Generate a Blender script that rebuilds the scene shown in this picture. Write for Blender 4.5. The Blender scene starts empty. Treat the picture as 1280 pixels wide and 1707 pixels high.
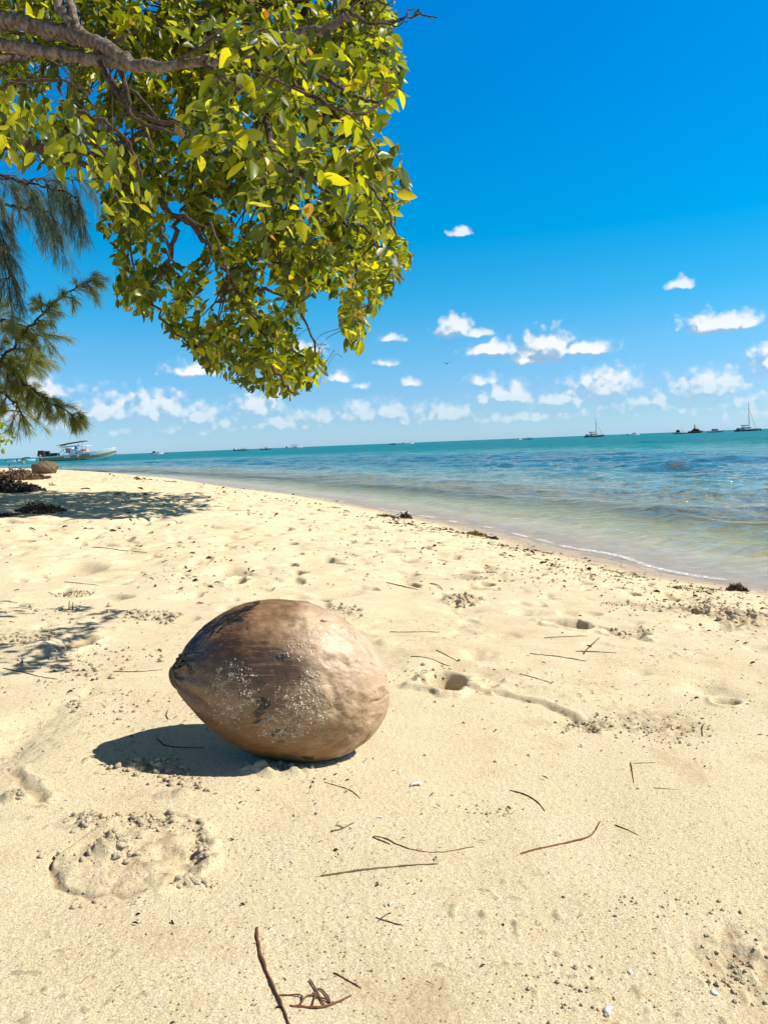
import bpy, bmesh, math, random
import numpy as np
from mathutils import Vector, Matrix

random.seed(7)
rng = np.random.default_rng(7)
scene = bpy.context.scene
COL = scene.collection

# ------------------------------------------------------------------ camera
F_PX, CAM_H = 1290.0, 0.75
ROLL = math.radians(2.27)
PITCH = math.atan(math.cos(ROLL) * (853.5 - 739.4) / F_PX)
_f = np.array([0, math.cos(PITCH), -math.sin(PITCH)])
_r0 = np.array([1.0, 0, 0]); _u0 = np.cross(_r0, _f)
CR = math.cos(ROLL) * _r0 - math.sin(ROLL) * _u0
CU = math.sin(ROLL) * _r0 + math.cos(ROLL) * _u0
CF = _f
cam_d = bpy.data.cameras.new('camera')
cam = bpy.data.objects.new('camera', cam_d); COL.objects.link(cam)
M = Matrix(((CR[0], CU[0], -CF[0], 0), (CR[1], CU[1], -CF[1], 0), (CR[2], CU[2], -CF[2], CAM_H), (0, 0, 0, 1)))
cam.matrix_world = M
cam_d.sensor_fit = 'HORIZONTAL'; cam_d.sensor_width = 36
cam_d.lens = 36 * F_PX / 1280
cam_d.clip_start = 0.02; cam_d.clip_end = 30000
scene.camera = cam

# ------------------------------------------------------------------ light
SUN_EL = math.radians(46.0)
SUN_AZ = math.radians(90.0)          # clockwise from +Y
SUN_DIR = Vector((math.sin(SUN_AZ) * math.cos(SUN_EL), math.cos(SUN_AZ) * math.cos(SUN_EL), math.sin(SUN_EL)))
sl = bpy.data.lights.new('sun', 'SUN'); sl.energy = 4.9; sl.angle = math.radians(0.53); sl.color = (1.0, 0.955, 0.87)
so = bpy.data.objects.new('sun', sl); COL.objects.link(so)
so.rotation_euler = SUN_DIR.to_track_quat('Z', 'Y').to_euler()
scene.view_settings.view_transform = 'Standard'; scene.view_settings.look = 'None'
scene.view_settings.exposure = 0.5; scene.view_settings.gamma = 1.0

# node helper -------------------------------------------------------------
class NT:
    def __init__(s, tree): s.t = tree; s.n = tree.nodes; s.l = tree.links
    def new(s, typ, **kw):
        nd = s.n.new(typ)
        for k, v in kw.items(): setattr(nd, k, v)
        return nd
    def put(s, sock, v):
        if isinstance(v, bpy.types.NodeSocket): s.l.new(v, sock)
        elif v is not None:
            if isinstance(v, (tuple, list)) and len(v) == 3 and sock.type == 'RGBA': v = (*v, 1)
            sock.default_value = v
    def math(s, op, a, b=None, c=None, clamp=False):
        nd = s.new('ShaderNodeMath', operation=op, use_clamp=clamp)
        s.put(nd.inputs[0], a)
        if b is not None: s.put(nd.inputs[1], b)
        if c is not None: s.put(nd.inputs[2], c)
        return nd.outputs[0]
    def vmath(s, op, a, b=None):
        nd = s.new('ShaderNodeVectorMath', operation=op); s.put(nd.inputs[0], a)
        if b is not None: s.put(nd.inputs[1], b)
        return nd.outputs['Value' if op in ('LENGTH', 'DOT_PRODUCT', 'DISTANCE') else 'Vector']
    def mr(s, v, a, b, c=0.0, d=1.0, smooth=True):
        nd = s.new('ShaderNodeMapRange', interpolation_type='SMOOTHSTEP' if smooth else 'LINEAR')
        s.put(nd.inputs['Value'], v); s.put(nd.inputs['From Min'], a); s.put(nd.inputs['From Max'], b)
        s.put(nd.inputs['To Min'], c); s.put(nd.inputs['To Max'], d)
        return nd.outputs['Result']
    def noise(s, vec, scale, detail=4, rough=0.55, dist=0.0):
        nd = s.new('ShaderNodeTexNoise'); s.put(nd.inputs['Vector'], vec)
        nd.inputs['Scale'].default_value = scale; nd.inputs['Detail'].default_value = detail
        nd.inputs['Roughness'].default_value = rough; nd.inputs['Distortion'].default_value = dist
        return nd.outputs['Fac']
    def vor(s, vec, scale, feature='F1', out='Distance', rand=1.0):
        nd = s.new('ShaderNodeTexVoronoi', feature=feature); s.put(nd.inputs['Vector'], vec)
        nd.inputs['Scale'].default_value = scale; nd.inputs['Randomness'].default_value = rand
        return nd.outputs[out]
    def mix(s, fac, a, b, mode='MIX'):
        nd = s.new('ShaderNodeMix', data_type='RGBA', blend_type=mode)
        s.put(nd.inputs[0], fac); s.put(nd.inputs[6], a); s.put(nd.inputs[7], b)
        return nd.outputs[2]
    def ramp(s, v, stops, interp='LINEAR'):
        nd = s.new('ShaderNodeValToRGB'); s.put(nd.inputs[0], v); cr = nd.color_ramp; cr.interpolation = interp
        while len(cr.elements) < len(stops): cr.elements.new(0.5)
        for e, (p, c) in zip(cr.elements, stops): e.position = p; e.color = (*c, 1)
        return nd.outputs[0]
    def attr(s, name, out='Fac'):
        nd = s.new('ShaderNodeAttribute', attribute_name=name); return nd.outputs[out]
    def mixsh(s, fac, a, b):
        nd = s.new('ShaderNodeMixShader'); s.put(nd.inputs[0], fac); s.l.new(a, nd.inputs[1]); s.l.new(b, nd.inputs[2])
        return nd.outputs[0]

def pray(px, py):
    d = CF * F_PX + CR * (px - 640) + CU * (853.5 - py)
    return d / np.linalg.norm(d)

# ------------------------------------------------------------------ world: daylight sky with fair-weather clouds
world = bpy.data.worlds.new('World'); scene.world = world; world.use_nodes = True
w = NT(world.node_tree); w.n.clear()
sky = w.new('ShaderNodeTexSky', sky_type='NISHITA')
sky.sun_disc = False; sky.sun_elevation = SUN_EL; sky.sun_rotation = SUN_AZ
sky.altitude = 0; sky.air_density = 1.0; sky.dust_density = 0.3; sky.ozone_density = 3.0
tc = w.new('ShaderNodeTexCoord')
nrm = w.vmath('NORMALIZE', tc.outputs['Generated'])
sp = w.new('ShaderNodeSeparateXYZ'); w.put(sp.inputs[0], nrm)
el = w.math('ARCSINE', sp.outputs[2])
az = w.math('ARCTAN2', sp.outputs[0], sp.outputs[1])
# graded sky: bluer with height; unseen zenith dimmed and warmed to neutralise shadow fill
elv = w.math('MAXIMUM', el, 0.0)
tint = w.ramp(w.math('MULTIPLY', elv, 1.0), [(0.0, (0.56, 0.86, 1.45)), (0.009, (0.54, 0.84, 1.36)), (0.03, (0.48, 0.76, 1.16)), (0.06, (0.44, 0.73, 1.08)), (0.12, (0.32, 0.78, 1.04)), (0.173, (0.13, 0.81, 1.05)), (0.25, (0.0, 0.81, 1.12)), (0.39, (0.0, 0.80, 1.26)), (0.50, (0.0, 0.82, 1.36)), (0.60, (0.12, 0.42, 0.55)), (0.72, (0.52, 0.26, 0.11)), (1.0, (0.60, 0.25, 0.08))])
skc = w.mix(1.0, sky.outputs[0], tint, 'MULTIPLY')
SKY_ST = 0.10
# cloud field -------------------------------------------------------------
cg = bpy.data.node_groups.new('cloud_field', 'ShaderNodeTree')
cg.interface.new_socket('P', in_out='INPUT', socket_type='NodeSocketVector')
cg.interface.new_socket('D', in_out='OUTPUT', socket_type='NodeSocketFloat')
g = NT(cg); gi = g.new('NodeGroupInput'); go = g.new('NodeGroupOutput')
P = gi.outputs[0]
# warp
wn = g.new('ShaderNodeTexNoise'); g.put(wn.inputs['Vector'], P); wn.inputs['Scale'].default_value = 0.035; wn.inputs['Detail'].default_value = 3
wv = g.vmath('MULTIPLY', g.vmath('SUBTRACT', wn.outputs['Color'], (0.5, 0.5, 0.5)), (22, 14, 0))
Pw = g.vmath('ADD', P, wv)
CLOUDS = [(765,385,24,8,.8),(1133,471,22,12,1),(1207,537,60,19,1),(757,545,34,22,1),(798,553,22,10,.9),(818,580,44,15,1),
          (908,576,46,32,1),(972,581,46,13,1),(880,600,30,13,.9),(650,565,22,8,.7),(648,604,16,6,.6),(566,628,22,10,.9),(603,642,12,6,.8),
          (803,635,24,10,.9),(683,637,13,9,.8),(492,586,46,18,1),(318,616,38,14,.7),(1008,640,50,30,.95),(848,656,46,24,.9),(1182,642,60,26,.95),
          (1100,665,30,14,.7),(175,684,46,30,.95),(255,680,50,32,1),(330,692,40,20,.85),(430,676,40,30,.9),(470,700,46,18,.8),(600,688,36,24,.9),(655,684,32,20,.9),
          (740,690,46,20,.85),(540,694,34,14,.7),(940,664,46,16,.8),(1070,668,26,12,.8),(1250,690,60,18,.6),(60,650,50,18,.9),(20,690,70,24,.7),(900,690,90,16,.55),(1320,600,60,30,.9)]
best = None
for (cx, cy, rx, ry, st) in CLOUDS:
    d = pray(cx, cy + ry * 0.35); ca = math.atan2(d[0], d[1]) * 1290; ce = math.asin(d[2]) * 1290
    q = g.vmath('SUBTRACT', Pw, (ca, ce, 0))
    q = g.vmath('MULTIPLY', q, (1 / rx / 1.15, 1 / ry / 1.35, 0))
    # flat base
    q2 = g.vmath('ABSOLUTE', g.vmath('ADD', q, (0, 0, 0)))
    q3 = g.vmath('MAXIMUM', q2, g.vmath('MULTIPLY', q, (0, -2.4, 0)))
    ln = g.vmath('LENGTH', q3)
    v = g.math('MULTIPLY_ADD', ln, -st, st)
    best = v if best is None else g.math('MAXIMUM', best, v)
n1 = g.noise(P, 0.050, 5, 0.52)
vo = g.vor(Pw, 0.075, 'SMOOTH_F1')
puff = g.math('MULTIPLY_ADD', vo, -0.95, 0.50)
dd = g.math('ADD', g.math('MULTIPLY_ADD', n1, 1.5, -0.75), puff)
# low bank just above the horizon: faint broken cloud
spp = g.new('ShaderNodeSeparateXYZ'); g.put(spp.inputs[0], P)
bank = g.math('MULTIPLY', g.mr(spp.outputs[1], 95, 50), g.mr(spp.outputs[1], 4, 34))
bank = g.math('MULTIPLY_ADD', bank, 1.35, -1.13)
bestb = g.math('MAXIMUM', best, bank)
g.put(go.inputs[0], g.math('ADD', bestb, g.math('MULTIPLY', dd, 0.75)))
pv = w.new('ShaderNodeCombineXYZ'); w.put(pv.inputs[0], w.math('MULTIPLY', az, 1290)); w.put(pv.inputs[1], w.math('MULTIPLY', el, 1290))
def cfield(v):
    nd = w.new('ShaderNodeGroup'); nd.node_tree = cg; w.put(nd.inputs[0], v); return nd.outputs[0]
D0 = cfield(pv.outputs[0])
D1 = cfield(w.vmath('ADD', pv.outputs[0], (9.0, 14.0, 0)))
alpha = w.math('MULTIPLY_ADD', w.mr(D0, 0.02, 0.62), 0.84, w.math('MULTIPLY', w.math('MULTIPLY', w.mr(D0, -0.25, 0.25), w.mr(elv, 0.16, 0.07)), 0.16))
lit = w.mr(w.math('SUBTRACT', D0, D1), -0.16, 0.36)
fade = w.mr(elv, 0.01, 0.10)                      # low clouds are seen through more air
cloud_c = w.mix(lit, (0.27, 0.42, 0.58), (0.82, 0.82, 0.83))
cloud_c = w.mix(w.math('MULTIPLY_ADD', fade, -0.45, 0.45), cloud_c, (0.44, 0.64, 0.76))
above = w.mr(el, 0.004, 0.02)
al = w.math('MULTIPLY', w.math('MULTIPLY', alpha, above), w.math('MULTIPLY_ADD', fade, 0.50, 0.47))
bg1 = w.new('ShaderNodeBackground'); w.put(bg1.inputs[0], skc); bg1.inputs[1].default_value = SKY_ST
bg2 = w.new('ShaderNodeBackground'); w.put(bg2.inputs[0], cloud_c); bg2.inputs[1].default_value = 0.88
wout = w.new('ShaderNodeOutputWorld'); w.l.new(w.mixsh(al, bg1.outputs[0], bg2.outputs[0]), wout.inputs[0])

# ------------------------------------------------------------------ tagging / building helpers
def tag(o, label=None, cat=None, group=None, kind=None):
    if label: o['label'] = label
    if cat: o['category'] = cat
    if group: o['group'] = group
    if kind: o['kind'] = kind
    return o
def thing(name, label, cat, loc=(0, 0, 0), rz=0, group=None):
    o = bpy.data.objects.new(name, None); COL.objects.link(o); o.empty_display_size = 0.1
    o.location = loc; o.rotation_euler = (0, 0, rz)
    return tag(o, label, cat, group)
def mesh_np(name, verts, faces, mats, parent=None, smooth=True, mat_idx=None):
    """verts (n,3) array, faces: array (m,3|4) or list of tuples"""
    me = bpy.data.meshes.new(name)
    verts = np.asarray(verts, dtype=np.float32)
    if isinstance(faces, np.ndarray):
        k = faces.shape[1]; m = len(faces)
        me.vertices.add(len(verts)); me.vertices.foreach_set('co', verts.ravel())
        me.loops.add(m * k); me.loops.foreach_set('vertex_index', faces.astype(np.int32).ravel())
        me.polygons.add(m); me.polygons.foreach_set('loop_start', np.arange(0, m * k, k, dtype=np.int32))
        me.update(calc_edges=True)
    else:
        me.from_pydata([tuple(map(float, v)) for v in verts], [], [tuple(int(i) for i in f) for f in faces]); me.update()
    if smooth: me.polygons.foreach_set('use_smooth', np.ones(len(me.polygons), dtype=bool))
    for mt in (mats if isinstance(mats, (list, tuple)) else [mats]): me.materials.append(mt)
    if mat_idx is not None: me.polygons.foreach_set('material_index', np.asarray(mat_idx, dtype=np.int32))
    o = bpy.data.objects.new(name, me); COL.objects.link(o)
    if parent is not None: o.parent = parent
    return o
def fattr(o, name, arr):
    a = o.data.attributes.new(name, 'FLOAT', 'POINT'); a.data.foreach_set('value', np.asarray(arr, dtype=np.float32))
class MB:
    """collects simple shapes into one mesh"""
    def __init__(s): s.v = []; s.f = []; s.m = []; s.n = 0
    def add(s, v, f, mi=0):
        v = np.asarray(v, float); s.v.append(v); s.f += [tuple(i + s.n for i in q) for q in f]; s.m += [mi] * len(f); s.n += len(v); return s
    def box(s, c, d, mi=0, taper=1.0, shift=0.0):
        x, y, z = c; a, b, h = d[0] / 2, d[1] / 2, d[2] / 2
        v = [(x + sx * a * (taper if sz > 0 else 1) + (shift if sz > 0 else 0), y + sy * b * (taper if sz > 0 else 1), z + sz * h) for sz in (-1, 1) for sy in (-1, 1) for sx in (-1, 1)]
        return s.add(v, [(0, 2, 3, 1), (4, 5, 7, 6), (0, 1, 5, 4), (2, 6, 7, 3), (0, 4, 6, 2), (1, 3, 7, 5)], mi)
    def tube(s, pts, rad, k=7, mi=0, cap=True):
        pts = [np.asarray(p, float) for p in pts]; n = len(pts)
        if not hasattr(rad, '__len__'): rad = [rad] * n
        V = []; ref = np.array([0.13, 0.27, 0.95])
        for i, p in enumerate(pts):
            t = pts[min(i + 1, n - 1)] - pts[max(i - 1, 0)]; t = t / (np.linalg.norm(t) + 1e-9)
            if i == 0 and abs(t @ ref) > 0.9: ref = np.array([1, 0.1, 0.0])
            a = ref - t * (t @ ref); a /= np.linalg.norm(a) + 1e-9; ref = a; b = np.cross(t, a)
            for j in range(k):
                th = 2 * math.pi * j / k; V.append(p + rad[i] * (math.cos(th) * a + math.sin(th) * b))
        Fc = [(i * k + j, i * k + (j + 1) % k, (i + 1) * k + (j + 1) % k, (i + 1) * k + j) for i in range(n - 1) for j in range(k)]
        if cap: Fc += [tuple(range(k - 1, -1, -1)), tuple((n - 1) * k + j for j in range(k))]
        return s.add(V, Fc, mi)
    def build(s, name, mats, parent=None, smooth=True):
        return mesh_np(name, np.concatenate(s.v), s.f, mats, parent, smooth, s.m)

# numpy gradient noise ---------------------------------------------------
_perm = np.random.default_rng(3).permutation(256); _perm = np.concatenate([_perm, _perm])
_ang = np.random.default_rng(5).random(256) * 2 * np.pi; _gx = np.cos(_ang); _gy = np.sin(_ang)
def pn(x, y, seed=0):
    x = x + seed * 17.13; y = y + seed * 9.71
    xi = np.floor(x).astype(np.int64); yi = np.floor(y).astype(np.int64); xf = x - xi; yf = y - yi
    u = xf * xf * xf * (xf * (xf * 6 - 15) + 10); v = yf * yf * yf * (yf * (yf * 6 - 15) + 10)
    def gr(a, b, dx, dy):
        h = _perm[_perm[a & 255] + (b & 255)]; return _gx[h] * dx + _gy[h] * dy
    n00 = gr(xi, yi, xf, yf); n10 = gr(xi + 1, yi, xf - 1, yf); n01 = gr(xi, yi + 1, xf, yf - 1); n11 = gr(xi + 1, yi + 1, xf - 1, yf - 1)
    return ((n00 * (1 - u) + n10 * u) * (1 - v) + (n01 * (1 - u) + n11 * u) * v) * 1.5
def fbm(x, y, oct=4, seed=0, gain=0.5):
    s = 0; a = 1.0
    for i in range(oct): s = s + a * pn(x * 2 ** i, y * 2 ** i, seed + i); a *= gain
    return s
def sstep(a, b, x):
    t = np.clip((x - a) / (b - a), 0, 1); return t * t * (3 - 2 * t)

# ------------------------------------------------------------------ terrain
SH = np.array([(30, -400), (14, -60), (6, -8), (4.1, -2), (3.0, 1.0), (2.25, 2.6), (1.76, 3.53), (1.53, 4.0), (1.31, 4.7), (0.86, 6.25), (0.0, 8.7), (-0.9, 11), (-2.17, 13.6), (-5.4, 20.6),
               (-13.5, 35), (-21, 44), (-36, 52), (-70, 56), (-200, 50), (-1500, 0), (-14000, -3000)], float)
def dens(P):
    out = []
    for i in range(len(P) - 1):
        p0, p1, p2, p3 = P[max(i - 1, 0)], P[i], P[i + 1], P[min(i + 2, len(P) - 1)]
        for t in (0, 0.34, 0.67):
            out.append(0.5 * ((2 * p1) + (-p0 + p2) * t + (2 * p0 - 5 * p1 + 4 * p2 - p3) * t * t + (-p0 + 3 * p1 - 3 * p2 + p3) * t ** 3))
    out.append(P[-1]); return np.array(out)
SHD = np.concatenate([SH[:4], dens(SH[4:18]), SH[18:]])
def shore(x, y):
    """signed distance to the waterline, positive on the sand"""
    best = np.full(x.shape, 1e18); sg = np.ones(x.shape)
    for (a, b) in zip(SHD[:-1], SHD[1:]):
        d = b - a; L2 = d @ d
        t = np.clip(((x - a[0]) * d[0] + (y - a[1]) * d[1]) / L2, 0, 1)
        ex = x - a[0] - t * d[0]; ey = y - a[1] - t * d[1]; q = ex * ex + ey * ey
        cr = d[0] * (y - a[1]) - d[1] * (x - a[0])          # >0: left of the direction of travel = land
        m = q < best; best = np.where(m, q, best); sg = np.where(m, np.sign(cr), sg)
    return np.sqrt(best) * sg
def base_z(d):
    land = 0.40 * (1 - np.exp(-np.maximum(d, 0) / 2.0)) + 0.02 * sstep(8, 60, d)
    o = np.maximum(-d, 0)
    sea = -(0.07 * np.minimum(o, 3) + 0.06 * np.clip(o - 3, 0, 12) + 0.02 * np.clip(o - 15, 0, 150))
    return np.where(d > 0, land, sea)
def gz(px, py):
    """point of the smooth beach seen at a photo pixel"""
    d = pray(px, py); z = 0.31
    for _ in range(25):
        t = (z - CAM_H) / d[2]; x, y = d[0] * t, d[1] * t
        z = 0.6 * z + 0.4 * float(base_z(shore(np.array([x]), np.array([y])))[0])
    return x, y, z
def gz_arr(px, py):
    px = np.asarray(px, float); py = np.asarray(py, float)
    D = CF[None] * F_PX + CR[None] * (px[:, None] - 640) + CU[None] * (853.5 - py[:, None]); z = np.full(len(px), 0.31)
    for _ in range(14):
        t = (z - CAM_H) / D[:, 2]; x, y = D[:, 0] * t, D[:, 1] * t; z = 0.5 * z + 0.5 * base_z(shore(x, y))
    return np.stack([x, y, z], 1)
# marks pressed into the sand: (photo x, photo y, half width px, half height px, depth m, sharp)
MARKS = [(745, 1143, 42, 13, -.030, 2), (790, 1092, 26, 7, -.014, 1), (872, 1019, 20, 5, -.014, 1), (950, 1044, 32, 6, -.018, 2), (1045, 1056, 30, 5, -.016, 2), (1066, 1116, 26, 6, -.010, 1),
         (1178, 1142, 38, 12, -.016, 1), (1205, 1166, 22, 6, -.012, 2), (682, 938, 30, 6, -.018, 1), (394, 971, 17, 8, -.020, 2), (770, 1000, 36, 8, .022, 3), (765, 1012, 48, 8, -.012, 1),
         (1235, 1034, 50, 14, .026, 3), (1225, 1050, 70, 9, -.014, 1), (640, 1075, 20, 12, .010, 1), (130, 1072, 28, 14, -.013, 2), (95, 1082, 60, 10, .010, 1), (40, 1060, 70, 14, .008, 3),
         (462, 1290, 72, 9, .020, 3), (250, 1283, 62, 9, .012, 3), (285, 1330, 50, 9, .012, 3), (30, 1335, 26, 10, .013, 3), (192, 1422, 46, 13, .020, 3), (262, 1425, 90, 50, .004, 3), (150, 1375, 48, 16, .010, 3), (250, 1372, 70, 10, .010, 3),
         (322, 1472, 24, 10, .014, 3), (340, 1430, 26, 12, .008, 3), (20, 1240, 62, 70, -.018, 1), (245, 1025, 70, 8, .007, 3), (575, 1018, 36, 9, .005, 3), (170, 1048, 24, 5, .006, 3), (980, 1205, 55, 12, -.013, 3),
         (1090, 1200, 90, 30, -.006, 3), (1270, 1590, 140, 50, -.010, 3), (1130, 1020, 60, 8, .012, 3), (700, 1110, 46, 26, .010, 1), (905, 1150, 70, 20, .008, 1), (560, 905, 40, 5, -.012, 1), (640, 915, 30, 5, -.010, 1), (430, 880, 40, 4, .012, 1)]
MW = []
for (px, py, wx, wy, dep, shp) in MARKS:
    x, y, z = gz(px, py); xa, ya, _ = gz(px + wx, py); xb, yb, _ = gz(px, py - wy); xc, yc, _ = gz(px, py + wy)
    MW.append((x, y, math.hypot(xa - x, ya - y), math.hypot(xb - xc, yb - yc) / 2, dep, shp))
def path_w(pts): return np.array([gz(*p)[:2] for p in pts])
STEPS = [(path_w([(700, 1138), (760, 1150), (830, 1158), (900, 1172), (950, 1190), (990, 1215)]), -.009, .007), (path_w([(905, 1036), (960, 1040), (1010, 1048), (1075, 1066)]), -.012, .012),
         (path_w([(20, 1290), (45, 1320), (70, 1338)]), -.008, .008)]
FP = gz(228, 1418); FPr = gz(330, 1418); FPb = gz(228, 1485)
FRX = abs(FPr[0] - FP[0]) * 1.08; FRY = abs(FPb[1] - FP[1]) * 1.1
def poly_dist(x, y, P):
    best = np.full(x.shape, 1e18); sg = np.ones(x.shape)
    for a, b in zip(P[:-1], P[1:]):
        d = b - a; t = np.clip(((x - a[0]) * d[0] + (y - a[1]) * d[1]) / (d @ d), 0, 1)
        ex = x - a[0] - t * d[0]; ey = y - a[1] - t * d[1]; q = ex * ex + ey * ey; cr = d[0] * (y - a[1]) - d[1] * (x - a[0])
        m = q < best; best = np.where(m, q, best); sg = np.where(m, np.sign(cr), sg)
    return np.sqrt(best), sg
NUT_C = (-0.165, 1.145)
DAMP = []
def sand_z(x, y, d, want=False):
    z = base_z(d); r = np.hypot(x, y)
    land = sstep(-0.3, 0.6, d)
    near = 1 - sstep(5, 30, r)
    z = z + land * (0.010 * fbm(x * 1.3, y * 1.3, 3, 1) * (0.5 + 0.5 * near) + 0.02 * pn(x * 0.25, y * 0.25, 9) * sstep(3, 15, r))
    z = z + (0.004 + 0.006 * (1 - land)) * fbm(x * 5, y * 5, 2, 4) * near
    # pocks and old footprints, worn, more of them away from the smooth foreground
    pk = fbm(x * 2.6, y * 2.2, 2, 21); amt = sstep(1.6, 4.0, r) * sstep(0.1, 1.2, d)
    z = z - 0.045 * sstep(0.34, 0.9, pk) * amt * (1 - sstep(25, 60, r)) + 0.012 * sstep(0.2, 0.5, -pk) * amt
    pk2 = fbm(x * 7 + 3, y * 6, 2, 31)
    z = z - 0.024 * sstep(0.34, 0.75, pk2) * sstep(1.5, 3, r) * land * (1 - sstep(12, 25, r))
    nr = r < 12
    xs, ys = x[nr], y[nr]; dz = np.zeros(xs.shape)
    clod = np.clip(0.45 + 0.55 * fbm(xs * 38, ys * 38, 3, 41), 0, 1.1)
    wob = 0.38 * fbm(xs * 13, ys * 13, 3, 51)
    for (mx, my, rx, ry, dep, shp) in MW:
        q = np.sqrt(((xs - mx) / rx) ** 2 + ((ys - my) / ry) ** 2) * (1 + wob)
        if shp == 1: dz += dep * np.exp(-q * q * 1.6)
        elif shp == 2: dz += dep * (1 - sstep(0.55, 1.05, q)) - dep * 0.35 * np.exp(-((q - 1.25) / 0.25) ** 2)
        else: dz += dep * clod * (1 - sstep(0.35, 1.15, q)) * (1 if dep > 0 else 1.0)
    for (Pth, dep, wd) in STEPS:
        dd, s = poly_dist(xs, ys, Pth); dd = dd * (1 + wob); dz += 0.8 * dep * np.exp(-(dd / wd) ** 2) * (0.3 + 0.9 * clod) - dep * 0.35 * np.exp(-((dd - wd * 1.9) / wd) ** 2) * (s > 0)
    # heel print: a pressed slab, high along its lower left rim, low along its right wall
    qx = (xs - FP[0]) / FRX; qy = (ys - FP[1]) / FRY; q = (np.abs(qx) ** 2.4 + np.abs(qy) ** 2.4) ** (1 / 2.4) * (1 + 0.45 * wob)
    ins = 1 - sstep(0.95, 1.02, q); brk = np.clip(0.55 + 0.9 * fbm(xs * 22, ys * 22, 2, 55), 0.05, 1.3); ins = 1 - sstep(1.0 - 0.14 * brk, 1.02, q); dz += ins * brk * (-0.002 - 0.007 * qx - 0.002 * qy) + ins * 0.004 * clod
    dz += -0.006 * brk * np.exp(-((q - 1.03) / 0.035) ** 2) * sstep(0.5, 0.1, qx) * sstep(0.35, 0.0, qy)
    dz += 0.005 * np.exp(-((q - 1.10) / 0.08) ** 2) * sstep(0.2, 0.6, qx) * clod * 1.5
    # hollow under the coconut
    q = ((xs - NUT_C[0]) / 0.12) ** 2 + ((ys - NUT_C[1]) / 0.07) ** 2; dz += -0.006 * np.exp(-q)
    # fine crumbs and grain
    crumb = np.clip(pn(xs * 70, ys * 70, 61) - 0.42, 0, 1) * sstep(0.0, 0.5, fbm(xs * 3.1, ys * 3.1, 2, 62))
    dz += 0.005 * crumb
    dz += 0.0004 * pn(xs * 120, ys * 120, 71) + 0.0003 * pn(xs * 200, ys * 200, 72) * (1 - sstep(1.5, 3, r[nr]))
    z = z.copy(); z[nr] += dz * sstep(-0.2, 0.3, d[nr])
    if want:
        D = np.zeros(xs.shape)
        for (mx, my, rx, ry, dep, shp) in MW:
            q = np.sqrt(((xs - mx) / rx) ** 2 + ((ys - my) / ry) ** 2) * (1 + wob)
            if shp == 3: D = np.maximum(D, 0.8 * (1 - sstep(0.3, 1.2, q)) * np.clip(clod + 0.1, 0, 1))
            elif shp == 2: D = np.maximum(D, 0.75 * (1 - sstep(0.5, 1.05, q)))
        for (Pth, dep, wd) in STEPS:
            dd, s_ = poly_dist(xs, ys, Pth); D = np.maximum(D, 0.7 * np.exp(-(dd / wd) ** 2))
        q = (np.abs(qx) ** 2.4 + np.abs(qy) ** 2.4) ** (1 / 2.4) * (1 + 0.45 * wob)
        D = np.maximum(D, np.exp(-((q - 1.03) / 0.035) ** 2) * sstep(0.6, 0.2, qx) * sstep(0.5, 0.1, qy)); D = np.maximum(D, 0.25 * (q < 1))  # dark line along the heel print's step: painted shade
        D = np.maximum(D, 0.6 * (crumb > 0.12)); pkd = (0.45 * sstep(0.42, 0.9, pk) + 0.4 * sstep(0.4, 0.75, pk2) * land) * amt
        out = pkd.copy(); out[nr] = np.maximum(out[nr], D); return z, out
    return z
def polar(az_edges, radii):
    A, R = np.meshgrid(az_edges, radii); x = R * np.sin(A); y = R * np.cos(A)
    nr, na = A.shape
    i = np.arange((nr - 1) * (na - 1)); r_, c_ = i // (na - 1), i % (na - 1); a = r_ * na + c_
    return x.ravel(), y.ravel(), np.stack([a, a + 1, a + na + 1, a + na], 1)
def azs(half, n, coarse):
    return np.concatenate([np.radians(np.linspace(-180, -half, coarse)[:-1]), np.radians(np.linspace(-half, half, n)), np.radians(np.linspace(half, 180, coarse)[1:])])
radii = np.concatenate([[0.004, 0.1, 0.2, 0.3, 0.36], np.geomspace(0.42, 14, 1450), np.geomspace(14.1, 14000, 240)])
gx_, gy_, gf = polar(azs(33, 720, 50), radii)
gd = shore(gx_, gy_)
gzv, gdamp_shade = sand_z(gx_, gy_, gd, True)

# ------------------------------------------------------------------ materials
def new_mat(name):
    m = bpy.data.materials.new(name); m.use_nodes = True; t = NT(m.node_tree); t.n.clear()
    out = t.new('ShaderNodeOutputMaterial'); return m, t, out
def pos(t):
    return t.new('ShaderNodeNewGeometry').outputs['Position']
def bsdf(t, color, rough=0.6, spec=0.5, normal=None, metallic=0.0, trans=0.0):
    b = t.new('ShaderNodeBsdfPrincipled'); t.put(b.inputs['Base Color'], color); t.put(b.inputs['Roughness'], rough)
    t.put(b.inputs['Specular IOR Level'], spec); b.inputs['Metallic'].default_value = metallic
    if normal is not None: t.put(b.inputs['Normal'], normal)
    return b.outputs[0]
def bump(t, h, strength=0.5, dist=0.01, normal=None):
    b = t.new('ShaderNodeBump'); t.put(b.inputs['Height'], h); b.inputs['Strength'].default_value = strength; b.inputs['Distance'].default_value = dist
    if normal is not None: t.put(b.inputs['Normal'], normal)
    return b.outputs[0]
def simple(name, color, rough=0.5, spec=0.5, var=0.15, scale=8.0, bstr=0.0, metallic=0.0):
    m, t, out = new_mat(name); tcn = t.new('ShaderNodeTexCoord').outputs['Object']
    n = t.noise(tcn, scale, 5, 0.6)
    lo = tuple(c * (1 - var) for c in color); hi = tuple(min(1, c * (1 + var)) for c in color)
    col = t.mix(n, lo, hi)
    nm = bump(t, n, bstr, 0.02) if bstr else None
    t.l.new(bsdf(t, col, rough, spec, nm, metallic), out.inputs[0]); return m

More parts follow.
